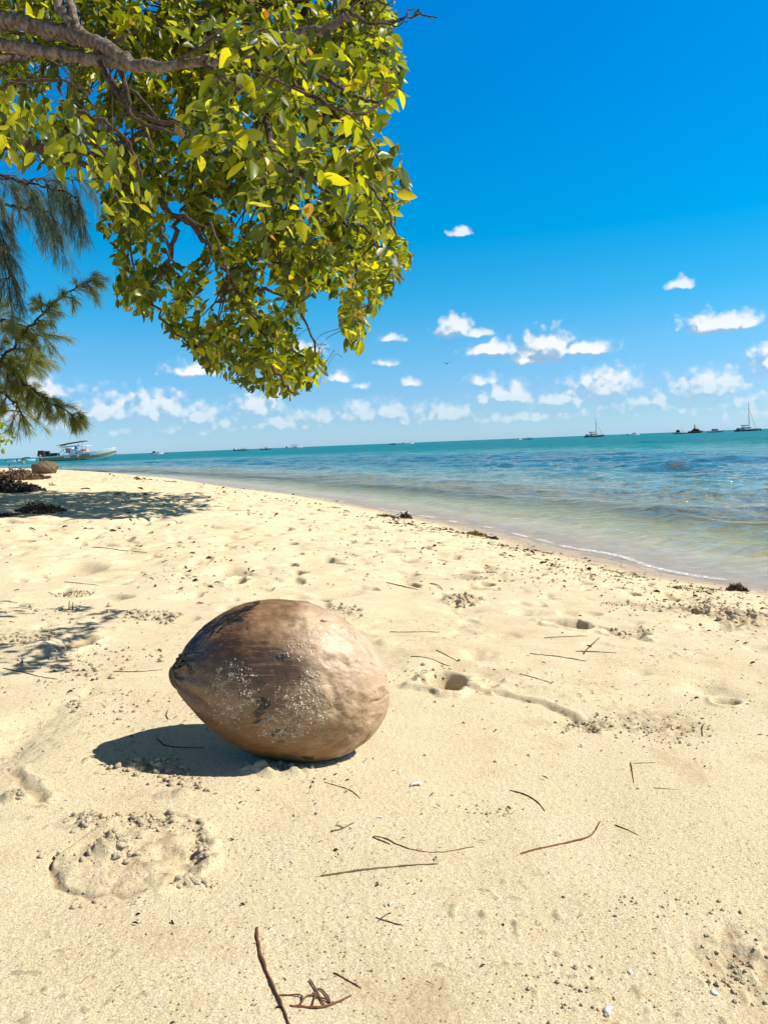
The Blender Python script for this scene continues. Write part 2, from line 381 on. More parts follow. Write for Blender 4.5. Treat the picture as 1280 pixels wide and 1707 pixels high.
# sand
m_sand, t, out = new_mat('sand')
p = pos(t); d_at = t.attr('shore')
big = t.noise(p, 1.1, 4, 0.6); mid = t.noise(p, 14, 4, 0.6); fine = t.noise(p, 480, 4, 0.8); grain = t.vor(p, 900)
col = t.mix(t.mr(mid, 0.3, 0.7), (0.64, 0.495, 0.295), (0.76, 0.61, 0.385))
col = t.mix(t.mr(big, 0.35, 0.7), col, (0.72, 0.585, 0.365))
col = t.mix(t.math('MULTIPLY', t.mr(fine, 0.50, 0.34), 0.72), col, (0.26, 0.19, 0.11))
col = t.mix(t.math('MULTIPLY', t.mr(fine, 0.52, 0.66), 0.75), col, (0.92, 0.85, 0.70))
vcol = t.vor(p, 280, 'F1', 'Color'); vd = t.vor(p, 280)
sepc = t.new('ShaderNodeSeparateColor'); t.put(sepc.inputs[0], vcol)
dark = t.math('MULTIPLY', t.math('GREATER_THAN', sepc.outputs[0], 0.90), t.mr(vd, 0.42, 0.25))
patchy = t.mr(t.noise(p, 2.3, 3), 0.4, 0.65, 0.25, 0.9)
col = t.mix(t.math('MULTIPLY', dark, patchy), col, (0.20, 0.125, 0.06))
lite = t.math('MULTIPLY', t.math('GREATER_THAN', sepc.outputs[1], 0.97), t.mr(vd, 0.4, 0.25))
col = t.mix(lite, col, (0.85, 0.78, 0.66))
col = t.mix(t.math('MULTIPLY', t.attr('damp'), t.mr(mid, 0.2, 0.7, 0.5, 0.9)), col, t.mix(fine, (0.20, 0.135, 0.075), (0.44, 0.33, 0.21)))  # damp disturbed sand, plus the painted shade of the heel print crack
# dark tidemark bits, aligned loosely along the shore
sd = t.math('ADD', d_at, t.math('MULTIPLY_ADD', t.noise(p, 1.7, 3), 1.2, -0.6))
mott = t.math('MULTIPLY', t.mr(t.noise(p, 5.5, 5, 0.7), 0.52, 0.70), t.mr(t.noise(p, 0.9, 3), 0.40, 0.62, 0.15, 0.8))
col = t.mix(t.math('MULTIPLY', mott, 0.72), col, (0.46, 0.33, 0.185))
# wet sand by the water
wetn = t.math('ADD', d_at, t.math('MULTIPLY_ADD', t.noise(p, 1.3, 4), 0.5, -0.25))
wet = t.mr(wetn, 0.62, 0.12)
wetcol = t.mix(t.noise(p, 30, 4), (0.40, 0.285, 0.17), (0.52, 0.39, 0.245))
col = t.mix(wet, col, wetcol)
# seagrass / ribbed bottom offshore
col = t.mix(t.mr(d_at, -0.15, -0.9), col, t.mix(t.noise(p, 3, 4), (0.56, 0.45, 0.29), (0.68, 0.57, 0.39)))
sg = t.mr(t.math('ADD', d_at, t.math('MULTIPLY_ADD', t.noise(p, 0.8, 3), 3, -1.5)), -4.5, -8)
col = t.mix(sg, col, (0.10, 0.13, 0.10))
h = t.math('ADD', t.math('MULTIPLY', fine, 1.0), t.math('MULTIPLY', t.noise(p, 230, 3, 0.6), 0.35))
nm = bump(t, h, 0.7, 0.004)
rough = t.mr(wet, 0, 1, 0.95, 0.42)
b_out = bsdf(t, col, rough, t.mr(wet, 0, 1, 0.15, 0.5), nm)
t.l.new(b_out, out.inputs[0])
sand = mesh_np('sand_beach', np.stack([gx_, gy_, gzv], 1), gf[:, ::-1].copy(), m_sand)
fattr(sand, 'shore', gd); fattr(sand, 'damp', gdamp_shade); tag(sand, kind='structure')
del gx_, gy_

# ------------------------------------------------------------------ sea
wr = np.concatenate([np.geomspace(1.6, 70, 820), np.geomspace(70.5, 14000, 150)])
wx_, wy_, wf = polar(azs(34, 640, 60), wr)
wd = shore(wx_, wy_); off = -wd
keep = (off[wf] > -0.9).any(1); wf = wf[keep]
used = np.unique(wf); remap = -np.ones(len(wx_), int); remap[used] = np.arange(len(used)); wf = remap[wf]
wx_, wy_, off = wx_[used], wy_[used], off[used]
rr = np.hypot(wx_, wy_)
wz = np.zeros(len(wx_))
res = np.maximum(rr * 0.0047, 0.002)          # radial mesh spacing
wrng = np.random.default_rng(12)
grp = 0.55 + 0.9 * np.clip(fbm(wx_ * 0.22, wy_ * 0.22, 2, 81) + 0.4, 0, 1.2)
for i in range(46):
    lam = 0.22 * (4.2 / 0.22) ** wrng.random(); th = math.radians(232 + wrng.normal() * 34)   # travel direction, shoreward
    kx, ky = math.cos(th) * 2 * math.pi / lam, math.sin(th) * 2 * math.pi / lam
    amp = 0.0038 * lam ** 0.75 * (0.6 + 0.8 * wrng.random())
    ph = wrng.random() * 6.28; okf = sstep(2.5, 6, lam / res)
    s = np.sin(kx * wx_ + ky * wy_ + ph + 0.9 * pn(wx_ / lam / 3, wy_ / lam / 3, i))
    s = 2 * ((s + 1) / 2) ** 1.35 - 0.8
    wz += amp * s * okf * grp
wz *= sstep(-0.3, 1.8, off) * (1 - 0.0 * rr)
# small swell lines shoaling parallel to the beach
al_n = fbm(wx_ * 0.55, wy_ * 0.55, 2, 91)
for (o0, a0, wd_) in ((0.75, 0.034, 0.13), (1.75, 0.034, 0.24), (3.2, 0.03, 0.36), (5.3, 0.035, 0.5), (8.2, .04, .6), (12, .04, .7)):
    q = (off - o0 - 0.42 * al_n * (0.6 + o0 * 0.35)) / wd_
    wz += a0 * np.exp(-np.where(q < 0, (q * 1.7) ** 2, (q * 0.75) ** 2)) * (0.45 + 0.75 * np.clip(pn(wx_ * 0.5 + o0 * 7, wy_ * 0.35, 95) + 0.45, 0, 1))
wz += 0.016 * (1 - sstep(-0.6, 0.3, off)) * 0 + 0.006 * fbm(wx_ * 3.5, wy_ * 3.5, 2, 97) * sstep(0.0, 0.6, off)
foam_glint = np.exp(-((off - 0.62 - 0.42 * al_n * 0.86) / 0.035) ** 2) * 0.35 * sstep(0.0, 0.5, pn(wx_ * 1.4, wy_ * 1.4, 99)) * (1 - sstep(5, 14, rr)) + 0.95 * np.exp(-((off - 0.10 - 0.08 * pn(wx_ * 1.3, wy_ * 1.3, 88)) / 0.032) ** 2) * sstep(-0.45, 0.25, pn(wx_ * 4.5, wy_ * 4.5, 98))  # foam lines; their white dots also stand in for sun glints
m_sea, t, out = new_mat('sea_water')
p = pos(t); o_at = t.attr('off'); fo = t.attr('foam_glint')
on = t.math('ADD', o_at, t.math('MULTIPLY', t.math('SUBTRACT', t.noise(p, 0.22, 4, 0.6), 0.5), t.mr(o_at, 1, 14, 0.8, 12)))
stops = [(0.0, (0.56, 0.45, 0.29)), (0.06, (0.46, 0.46, 0.32)), (0.11, (0.20, 0.34, 0.30)), (0.18, (0.03, 0.165, 0.205)), (0.34, (0.008, 0.12, 0.18)), (0.43, (0.04, 0.24, 0.25)), (0.50, (0.035, 0.29, 0.28)), (0.66, (0.0, 0.20, 0.215)), (1.0, (0.0, 0.165, 0.20))]
body = t.ramp(t.math('DIVIDE', on, 45.0), stops)
patch = t.mr(t.noise(p, 0.45, 4, 0.6), 0.56, 0.70)
body = t.mix(t.math('MULTIPLY', patch, t.math('MULTIPLY', t.mr(o_at, 3, 6), t.mr(o_at, 20, 14))), body, (0.17, 0.17, 0.11))
far = t.mr(o_at, 15, 80)
mp = t.new('ShaderNodeMapping'); t.put(mp.inputs[0], p); mp.inputs['Rotation'].default_value = (0, 0, math.radians(-28)); mp.inputs['Scale'].default_value = (0.8, 1.7, 1)
mv = mp.outputs[0]
h = t.math('ADD', t.math('MULTIPLY', t.noise(mv, 6, 4, 0.55), 0.6), t.math('MULTIPLY', t.noise(mv, 1.6, 4, 0.55), 1.0))
h = t.math('ADD', h, t.math('MULTIPLY', t.math('MULTIPLY', t.noise(mv, 0.45, 3, 0.5), 3.0), far))
bm_ = t.new('ShaderNodeBump'); t.put(bm_.inputs['Height'], h); t.put(bm_.inputs['Strength'], t.mr(o_at, 0.0, 1.6, 0.30, 1.0)); bm_.inputs['Distance'].default_value = 0.15
nm = bm_.outputs[0]
dif = t.new('ShaderNodeBsdfDiffuse'); t.put(dif.inputs[0], body); t.put(dif.inputs['Normal'], nm)
trn = t.new('ShaderNodeBsdfTransparent'); t.put(trn.inputs[0], t.mix(t.mr(o_at, 0, 2.5), (1, 0.99, 0.97), (0.80, 0.95, 0.86)))
clear = t.mr(on, 0.1, 4.8, 0.97, 0.0)
base = t.mixsh(clear, dif.outputs[0], trn.outputs[0])
gl = t.new('ShaderNodeBsdfAnisotropic') if False else t.new('ShaderNodeBsdfGlossy')
t.put(gl.inputs['Color'], (1.0, 1.0, 0.93)); t.put(gl.inputs['Roughness'], t.mr(o_at, 0, 60, 0.03, 0.20)); t.put(gl.inputs['Normal'], nm)
fr = t.new('ShaderNodeFresnel'); fr.inputs[0].default_value = 1.33; t.put(fr.inputs['Normal'], nm)
frl = t.math('MULTIPLY', t.math('MINIMUM', fr.outputs[0], t.math('MULTIPLY', t.mr(o_at, 0.6, 4.5, 0.34, 0.66), t.mr(o_at, 14, 45, 1.0, 0.30))), t.mr(o_at, -0.3, 0.5, 0.5, 1.0))
surf = t.mixsh(frl, base, gl.outputs[0])
fm = t.new('ShaderNodeBsdfDiffuse'); fm.inputs[0].default_value = (0.85, 0.86, 0.84, 1)
fn = t.vor(p, 46, 'DISTANCE_TO_EDGE'); fmask = t.math('MULTIPLY', t.mr(fo, 0.25, 0.8), t.math('MAXIMUM', t.mr(fn, 0.10, 0.03), t.mr(t.noise(p, 26, 4, 0.7), 0.55, 0.66)))
surf = t.mixsh(fmask, surf, fm.outputs[0])
t.l.new(surf, out.inputs[0])
sea = mesh_np('sea', np.stack([wx_, wy_, wz], 1), wf[:, ::-1].copy(), m_sea)
fattr(sea, 'off', off); fattr(sea, 'foam_glint', foam_glint); tag(sea, kind='structure')

# sampler of the final ground height for placing things
def ground_at(x, y):
    xa = np.atleast_1d(np.asarray(x, float)); ya = np.atleast_1d(np.asarray(y, float))
    return sand_z(xa, ya, shore(xa, ya))
def on_sand(px, py):
    x, y, z = gz(px, py); return x, y, float(ground_at(x, y)[0])
#=====OBJECTS=====
def PT(px, py, depth):
    d = pray(px, py); return np.array([0, 0, CAM_H]) + d * (depth / d[1])
def to_px(P):
    v = P - np.array([0, 0, CAM_H]); z = v @ CF; return 640 + F_PX * (v @ CR) / z, 853.5 - F_PX * (v @ CU) / z
def in_poly(x, y, poly):
    x = np.asarray(x); y = np.asarray(y); ins = np.zeros(x.shape, bool); n = len(poly)
    for i in range(n):
        x1, y1 = poly[i]; x2, y2 = poly[(i + 1) % n]
        c = ((y1 > y) != (y2 > y)) & (x < (x2 - x1) * (y - y1) / ((y2 - y1) + 1e-12) + x1); ins ^= c
    return ins

# ------------------------------------------------------------------ coconut
Z2M = None
UB = np.array([96, 112, 130, 155, 200, 250, 340, 440, 550, 650, 760, 870, 1000, 1090, 1150, 1180, 1193])
UT_ = np.array([462, 445, 420, 372, 312, 258, 190, 142, 117, 112, 127, 170, 250, 340, 430, 520, 600])
UB_ = np.array([515, 545, 580, 612, 662, 712, 790, 853, 897, 918, 928, 918, 876, 812, 742, 680, 606])
def nut_frame():
    d = pray(468.2, 1130.6); yc = 1.145
    for _ in range(30):
        C = np.array([0, 0, CAM_H]) + d * (yc / d[1]); s = (C - [0, 0, CAM_H]) @ CF / F_PX / 3.0476
        low = C[2] - 398 * s * 0.985; gzc = float(ground_at(C[0], C[1])[0]) - 0.003
        yc -= (gzc - low) * 1.5
    fw = d; ex = CR - fw * (CR @ fw); ex /= np.linalg.norm(ex); ez = np.cross(ex, fw)
    return C, s, ex, fw, ez
NC, NS, NX, NF, NZ = nut_frame()
nu, nv = 420, 420
tt = (1 - np.cos(np.linspace(0, np.pi, nu))) / 2
U = UB[0] + (UB[-1] - UB[0]) * tt
def cubic(xq, xs, ys):
    # monotone-ish Catmull interpolation
    m = np.gradient(ys.astype(float), xs); i = np.clip(np.searchsorted(xs, xq) - 1, 0, len(xs) - 2)
    h = xs[i + 1] - xs[i]; t = (xq - xs[i]) / h
    return ys[i] * (2*t**3 - 3*t**2 + 1) + m[i] * h * (t**3 - 2*t**2 + t) + ys[i+1] * (-2*t**3 + 3*t**2) + m[i+1] * h * (t**3 - t**2)
top = np.interp(U, UB, UT_) * 0.25 + cubic(U, UB, UT_) * 0.75; bot = np.interp(U, UB, UB_) * 0.25 + cubic(U, UB, UB_) * 0.75
R0 = (bot - top) / 2; CZ = 520 - (bot + top) / 2
R0[0] = 2; R0[-1] = 1
TH, UU = np.meshgrid(np.linspace(0, 2 * np.pi, nv, endpoint=False), U)
RR = np.repeat(R0[:, None], nv, 1); CC = np.repeat(CZ[:, None], nv, 1)
def tn(a, b, k, oct=3, seed=0):   # noise on the surface, periodic in angle
    p_, q_, r_ = (UU + 300) / a, np.sin(TH) * RR / b + 40, np.cos(TH) * RR / b + 80; wc = np.cos(TH) ** 2
    if a / b < 3: A_, B_ = fbm(p_ * .83 + q_ * .55, q_ * .83 - p_ * .55, oct, seed), fbm(p_ * .78 - r_ * .62 + 9, r_ * .78 + p_ * .62, oct, seed + 5)
    else: A_, B_ = fbm(p_, q_, oct, seed), fbm(p_ + 9, r_, oct, seed + 5)
    return (A_ * wc + B_ * (1 - wc)) / np.sqrt(wc ** 2 + (1 - wc) ** 2)
endf = np.clip(RR / 120, 0, 1)
disp = 0.018 * RR * np.cos(3 * (TH - 0.5)) * endf
disp += 9 * tn(300, 260, 0, 2, 101) * endf
nosef = np.exp(-np.maximum(UU - 110, 0) / 190)
disp += nosef * np.clip(RR / 70, 0, 1) * (12 * np.sin(TH * 11 + 2.2 * tn(500, 300, 0, 2, 111)) + 4 * np.sin(TH * 23 + 3))
rightf = sstep(600, 1000, UU)
disp += (2.6 + 4.0 * rightf) * tn(85, 55, 0, 3, 121) * endf
disp += rightf * 2.6 * np.sin(TH * 34 + 3 * tn(200, 200, 0, 2, 131)) * sstep(0, .5, tn(140, 90, 0, 2, 141)) * endf
disp += 0.9 * tn(30, 12, 0, 3, 151) * endf
ZL = CC + RR * np.sin(TH); YL = -RR * np.cos(TH)                # TH=0 faces the camera
XF, YF = UU, 520 - ZL; front = (np.cos(TH) > -0.05)
def seg_d(P):
    best = np.full(UU.shape, 1e9)
    for (a, b) in zip(P[:-1], P[1:]):
        ax, ay = a; bx, by = b; L = (bx - ax) ** 2 + (by - ay) ** 2
        t = np.clip(((XF - ax) * (bx - ax) + (YF - ay) * (by - ay)) / L, 0, 1)
        best = np.minimum(best, np.hypot(XF - ax - t * (bx - ax), YF - ay - t * (by - ay)))
    return np.where(front, best, 1e9)
# vertical furrows and the split near the blunt end
for P, dep, wd in (([(855, 520), (880, 580), (905, 660)], 9, 20), ([(1085, 634), (1120, 628), (1172, 598)], 11, 7), ([(940, 470), (1000, 560), (1010, 650)], 5, 22), ([(1040, 300), (1085, 400), (1100, 480)], 4, 20),
                   ([(500, 560), (560, 600), (600, 620)], 6, 28), ([(560, 700), (640, 780), (700, 800)], 5, 18), ([(150, 500), (190, 590), (300, 690)], 8, 16), ([(150, 470), (260, 520), (330, 600)], 4, 20)):
    disp -= dep * np.exp(-(seg_d(P) / wd) ** 2)
scd = np.minimum(seg_d([(140, 440), (170, 385), (235, 310), (330, 265), (430, 235)]) / 58, seg_d([(230, 290), (330, 225), (430, 200), (505, 150)]) / 30)
scar = sstep(0.10, 0.36, 1.0 - scd + 0.85 * tn(80, 8, 0, 4, 161) - 0.30)
scar = np.maximum(scar, sstep(0.1, 0.4, 1 - seg_d([(335, 228), (420, 200), (470, 190), (508, 150)]) / 12 + 0.4 * tn(30, 15, 0, 3, 163)))
for (cx, cy, rx, ry) in ((625, 425, 34, 14), (205, 478, 26, 30), (535, 680, 22, 62), (640, 775, 46, 22), (642, 822, 22, 8), (775, 897, 34, 8), (536, 585, 8, 8), (830, 240, 18, 9), (118, 455, 22, 26), (560, 640, 30, 26), (730, 240, 8, 5)):
    q = np.hypot((XF - cx) / rx, (YF - cy) / ry); scar = np.maximum(scar, np.where(front, sstep(0.2, 0.5, 1.15 - q + 0.7 * tn(24, 14, 0, 3, 171)), 0))
disp -= scar * (2.5 - 3.0 * tn(40, 10, 0, 3, 181))
Rf = RR + disp
X = (UU - 635) * NS; Yl = (-Rf * np.cos(TH)) * NS * 0.84; Zl = (CC + Rf * np.sin(TH)) * NS
nutv = NC + X[..., None] * NX + Yl[..., None] * NF * 1.0 + Zl[..., None] * NZ
i = np.arange((nu - 1) * nv); a = i // nv; b = i % nv
nf = np.stack([a * nv + b, (a + 1) * nv + b, (a + 1) * nv + (b + 1) % nv, a * nv + (b + 1) % nv], 1)
dark = sstep(0.25, 0.9, np.where(front, np.exp(-(np.hypot((XF - 380) / 270, (YF - 440) / 150)) ** 2), 0.3) + np.where(front, 0.8 * np.exp(-(np.hypot((XF - 640) / 110, (YF - 480) / 90)) ** 2), 0) + 0.30 * tn(110, 60, 0, 3, 191))
bounce_mask = np.where(front, sstep(640, 800, YF) * sstep(1010, 850, XF), 0.5) * np.clip(0.75 + 0.5 * tn(160, 60, 0, 2, 193), 0, 1)  # warm light bounced off the sand, painted along the lower husk
dark = np.maximum(dark, nosef * sstep(0.1, 0.9, -np.sin(TH * 11 + 2.2 * tn(500, 300, 0, 2, 111))) * 0.9); dark = np.maximum(dark, 0.8 * sstep(230, 120, UU))  # valleys between the stem folds: crease shade painted over the stain
pale = sstep(0.1, 1.1, sstep(500, 1000, UU) * (0.55 + 0.45 * sstep(900, 500, YF)) + 0.45 * np.exp(-(np.hypot((XF - 830) / 190, (YF - 290) / 130)) ** 2) + 0.35 * tn(120, 70, 0, 3, 195))  # sheen on the husk's upper right, painted as a paler colour
gritA = np.exp(-(np.hypot((XF - 410) / 115, (YF - 590) / 120)) ** 4) * 0.75 + np.exp(-(np.hypot((XF - 735) / 135, (YF - 680) / 115)) ** 4) + 0.5 * np.exp(-(np.hypot((XF - 715) / 70, (YF - 385) / 50)) ** 4) + 0.7 * np.exp(-(np.hypot((XF - 630) / 90, (YF - 740) / 60)) ** 4) + .6 * np.exp(-(np.hypot((XF - 790) / 50, (YF - 520) / 60)) ** 4)
m_nut, t, out = new_mat('coconut_husk')
tcn = t.new('ShaderNodeTexCoord').outputs['Object']
mp = t.new('ShaderNodeMapping'); t.put(mp.inputs[0], tcn); mp.inputs['Scale'].default_value = (16, 90, 90); mp.inputs['Rotation'].default_value = (0, 0.03, 0)
fib = t.noise(mp.outputs[0], 1.0, 5, 0.65, 0.3); mot = t.noise(tcn, 26, 5, 0.62, 0.4); fn_ = t.noise(tcn, 240, 3, 0.6)
c = t.mix(t.mr(mot, 0.3, 0.72), (0.11, 0.054, 0.024), (0.27, 0.150, 0.074))
c = t.mix(t.math('MULTIPLY', t.attr('pale'), t.mr(mot, 0.2, 0.8, 0.55, 1.0)), c, (0.56, 0.39, 0.235))  # gloss highlight mixed into the base colour
c = t.mix(t.math('MULTIPLY', t.attr('bounce_tint'), 0.75), c, t.mix(fib, (0.145, 0.060, 0.012), (0.29, 0.140, 0.034)))
c = t.mix(t.math('MULTIPLY', t.attr('stain_shade'), 0.97), c, t.mix(fib, (0.030, 0.014, 0.007), (0.085, 0.040, 0.018)))
c = t.mix(t.math('MULTIPLY', t.mr(fib, 0.54, 0.68), 0.55), c, (0.11, 0.058, 0.03))
c = t.mix(t.math('MULTIPLY', t.mr(fn_, 0.66, 0.76), 0.5), c, (0.08, 0.045, 0.025))
c = t.mix(t.math('MULTIPLY', t.math('MULTIPLY', t.attr('grit'), t.mr(t.noise(tcn, 330, 4, 0.75), 0.46, 0.62)), 0.8), c, (0.44, 0.33, 0.215)); sc = t.attr('scar'); c = t.mix(t.mr(sc, 0.25, 0.6), c, t.mix(t.mr(fib, 0.55, 0.7), (0.012, 0.009, 0.007), (0.16, 0.12, 0.085)))
mp2 = t.new('ShaderNodeMapping'); t.put(mp2.inputs[0], tcn); mp2.inputs['Scale'].default_value = (24, 300, 300)
fib2 = t.noise(mp2.outputs[0], 1.0, 4, 0.6, 0.5)
c = t.mix(t.math('MULTIPLY', t.mr(fib2, 0.56, 0.70), 0.40), c, (0.10, 0.05, 0.025)); c = t.mix(t.math('MULTIPLY', t.mr(fib2, 0.46, 0.32), 0.25), c, (0.50, 0.34, 0.21))
hh = t.math('ADD', t.math('MULTIPLY_ADD', fib2, 0.35, t.math('MULTIPLY', fib, 0.8)), t.math('ADD', t.math('MULTIPLY', fn_, 0.25), t.math('MULTIPLY', mot, 0.9)))
nm = bump(t, hh, 0.5, 0.003)
t.l.new(bsdf(t, c, t.math('MULTIPLY_ADD', mot, 0.24, 0.36), 0.62, nm), out.inputs[0])
nut = thing('coconut', 'large brown husked coconut lying on its side on the sand, pointed end to the left', 'coconut', tuple(NC - NZ * 398 * NS))
def wp(o):   # keep world placement of a mesh written in world coordinates under an Empty
    o.matrix_parent_inverse = Matrix.Translation(-Vector(o.parent.location)) if o.parent else Matrix(); return o
loc0 = NC - NZ * 398 * NS
husk = mesh_np('husk', nutv.reshape(-1, 3) - loc0, nf, m_nut, nut)
for nme, ar in (('grit', np.clip(gritA * front * (0.35 + np.clip(0.3 + tn(45, 32, 0, 3, 203), 0, 1.3)), 0, 1)), ('scar', scar), ('stain_shade', dark), ('bounce_tint', bounce_mask), ('pale', pale)): fattr(husk, nme, ar.ravel())
# stem end: the shrivelled hooked tip
m_tip = simple('husk_tip', (0.13, 0.075, 0.045), 0.6, 0.3, 0.5, 60, 0.6)
def nl(u, yf, dpt): return NC + (u - 635) * NS * NX + (520 - yf) * NS * NZ + dpt * NS * NF - loc0
mb = MB()
for k, (off_, rr_) in enumerate((((0, 0, 0), 1), ((10, -8, -22), .8), ((12, 4, 24), .8))):
    pts = [(165, 560, -8), (135, 545, -5), (112, 520, 0), (98, 495, 0), (97, 472, 0), (110, 458, 4)]; rad = [32, 40, 34, 24, 17, 7]
    mb.tube([nl(p_[0] + off_[0], p_[1] + off_[1], p_[2] + off_[2]) for p_ in pts], [q * NS * rr_ for q in rad], 12)
tip = mb.build('stem_end', m_tip, nut)
ss = tip.modifiers.new('s', 'SUBSURF'); ss.levels = ss.render_levels = 2
# dry calyx flakes by the stem and along the scar
m_flake = simple('husk_flake', (0.045, 0.03, 0.022), 0.8, 0.2, 0.6, 80, 0.5)
for (u_, th_, L_, w_) in ((140, 0.55, 40, 14), (150, 0.8, 34, 12), (132, 0.35, 26, 12), (128, 1.1, 24, 12), (200, 0.15, 28, 14), (212, 0.05, 20, 9)):
    iu = int(np.argmin(abs(U - u_))); r_ = R0[iu] + 4
    for s_ in (0, 1):
        mb = MB(); yy = 520 - (CZ[iu] + r_ * math.sin(th_)); dp = -r_ * math.cos(th_)
        mb.tube([nl(u_ - L_ / 2, yy + 5 * s_, dp - 2), nl(u_, yy - 4 + 6 * s_, dp - 6), nl(u_ + L_ / 2, yy - 12 + 4 * s_, dp + 2)], [w_ * .3 * NS, w_ * .5 * NS, w_ * .12 * NS], 6).build('calyx_flake', m_flake, nut)
# sand stuck to the husk
w_ = (gritA * front).ravel(); area = (RR.ravel() * 1.0 * np.gradient(U)[:, None].repeat(nv, 1).ravel()); pr = w_ * area * (0.05 + np.clip(0.25 + tn(40, 30, 0, 2, 201).ravel(), 0, 1.2) ** 2); pr /= pr.sum()
idx = rng.choice(len(pr), 5200, p=pr)
pts = nutv.reshape(-1, 3)[idx] - loc0; cen = NC - loc0
octv = np.array([(1, 0, 0), (-1, 0, 0), (0, 1, 0), (0, -1, 0), (0, 0, 1), (0, 0, -1)], float); octf = np.array([(0, 2, 4), (2, 1, 4), (1, 3, 4), (3, 0, 4), (2, 0, 5), (1, 2, 5), (3, 1, 5), (0, 3, 5)])
def scatter_octa(pts, sizes, name, mat, parent=None, sub=False, flat=1.0):
    n = len(pts); A = rng.normal(size=(n, 3)); A /= np.linalg.norm(A, axis=1)[:, None]; B = np.cross(A, rng.normal(size=(n, 3))); B /= np.linalg.norm(B, axis=1)[:, None]; Cc = np.cross(A, B)
    V = np.zeros((n, 6, 3)); sz = np.asarray(sizes)[:, None]
    for k in range(6):
        V[:, k] = pts + (octv[k, 0] * A * sz + octv[k, 1] * B * sz * 0.55 + octv[k, 2] * Cc * sz * 0.5) * (0.75 + 0.5 * rng.random((n, 1)))
    if flat != 1: V[:, :, 2] = pts[:, None, 2] + (V[:, :, 2] - pts[:, None, 2]) * flat
    F_ = (octf[None] + (np.arange(n) * 6)[:, None, None]).reshape(-1, 3)
    return mesh_np(name, V.reshape(-1, 3), F_, mat, parent, smooth=False)
m_grit, t, out = new_mat('sand_grains')
rnd = t.new('ShaderNodeNewGeometry').outputs['Random Per Island']
t.l.new(bsdf(t, t.ramp(rnd, [(0, (0.40, 0.29, 0.175)), (0.5, (0.60, 0.48, 0.33)), (1, (0.78, 0.68, 0.52))]), 0.8, 0.3), out.inputs[0])
gr_ = scatter_octa(pts, 0.0005 + 0.0018 * rng.random(len(pts)) ** 3.5, 'stuck_sand', m_grit, nut); gr_['kind'] = 'stuff'; gr_['label'] = 'pale grains of sand stuck in patches on the dark husk'

# ------------------------------------------------------------------ foliage
def leaf_arrays(base, axis, nrm, L, W, fold=0.25, curl=0.25):
    n = len(base); axis = axis / np.linalg.norm(axis, axis=1)[:, None]
    side = np.cross(axis, nrm); side /= np.linalg.norm(side, axis=1)[:, None] + 1e-9; up = np.cross(side, axis)
    # (along, side, height)
    T = [(0, 0, 0), (.14, .58, .1), (.14, 0, .02), (.14, -.58, .1), (.40, 1, .25), (.40, 0, .04), (.40, -1, .25), (.70, .80, .16), (.70, 0, .0), (.70, -.80, .16), (.90, .36, -.02), (.90, -.36, -.02), (1.04, 0, -.1)]
    V = np.zeros((n, len(T), 3)); L = L[:, None]; W = W[:, None]; cu = (curl * (rng.random(n) * 1.6 - 0.3))[:, None]; fo_ = (fold * (0.3 + 1.4 * rng.random(n)))[:, None]
    for k, (a_, s_, h_) in enumerate(T):
        V[:, k] = base + axis * L * a_ + side * W * 0.5 * s_ + up * (W * 0.5 * (abs(s_) * fo_ * 2) - L * cu * a_ * a_)
    Fq = np.array([(0, 2, 1), (0, 3, 2), (1, 2, 5), (1, 5, 4), (2, 3, 6), (2, 6, 5), (4, 5, 8), (4, 8, 7), (5, 6, 9), (5, 9, 8), (7, 8, 10), (8, 9, 11), (8, 11, 10), (10, 11, 12)])
    return V.reshape(-1, 3), (Fq[None] + (np.arange(n) * len(T))[:, None, None]).reshape(-1, 3)
def leaf_mat(name, cols, trans, tfac=0.5, rough=0.38, spec=0.5):
    m, t, out = new_mat(name); ge = t.new('ShaderNodeNewGeometry'); rnd = ge.outputs['Random Per Island']
    c = t.ramp(rnd, cols); tr = t.ramp(rnd, trans); n = t.noise(ge.outputs['Position'], 60, 3)
    c = t.mix(t.math('MULTIPLY', t.mr(n, 0.55, 0.75), 0.25), c, (0.16, 0.16, 0.02))
    b = bsdf(t, c, rough, spec); tl = t.new('ShaderNodeBsdfTranslucent'); t.put(tl.inputs[0], tr)
    t.l.new(t.mixsh(tfac, b, tl.outputs[0]), out.inputs[0]); return m
m_leaf = leaf_mat('broad_leaf', [(0, (0.016, 0.034, 0.004)), (0.55, (0.075, 0.108, 0.007)), (0.93, (0.24, 0.26, 0.01)), (0.98, (0.30, 0.22, 0.015)), (1, (0.25, 0.10, 0.02))],
                  [(0, (0.08, 0.13, 0.004)), (0.55, (0.42, 0.45, 0.004)), (0.93, (0.90, 0.84, 0.006)), (0.98, (0.8, 0.55, 0.02)), (1, (0.5, 0.2, 0.03))], 0.47)
def bark(name, lo, hi, sc=30):
    m, t, out = new_mat(name); tcn = t.new('ShaderNodeTexCoord').outputs['Object']; n = t.noise(tcn, sc, 5, 0.65); n2 = t.noise(tcn, sc * 4, 4, 0.6); v = t.vor(tcn, sc * 1.3)
    c = t.mix(t.mr(n, 0.35, 0.65), lo, hi); c = t.mix(t.mr(n2, 0.6, 0.7), c, tuple(x * 0.35 for x in lo))
    t.l.new(bsdf(t, c, 0.85, 0.2, bump(t, t.math('ADD', n, t.math('ADD', n2, v)), 0.8, 0.006)), out.inputs[0]); return m
m_bark = bark('grey_bark', (0.09, 0.065, 0.045), (0.27, 0.215, 0.165), 45); m_twig = bark('dark_twig', (0.045, 0.03, 0.02), (0.12, 0.085, 0.06), 50)

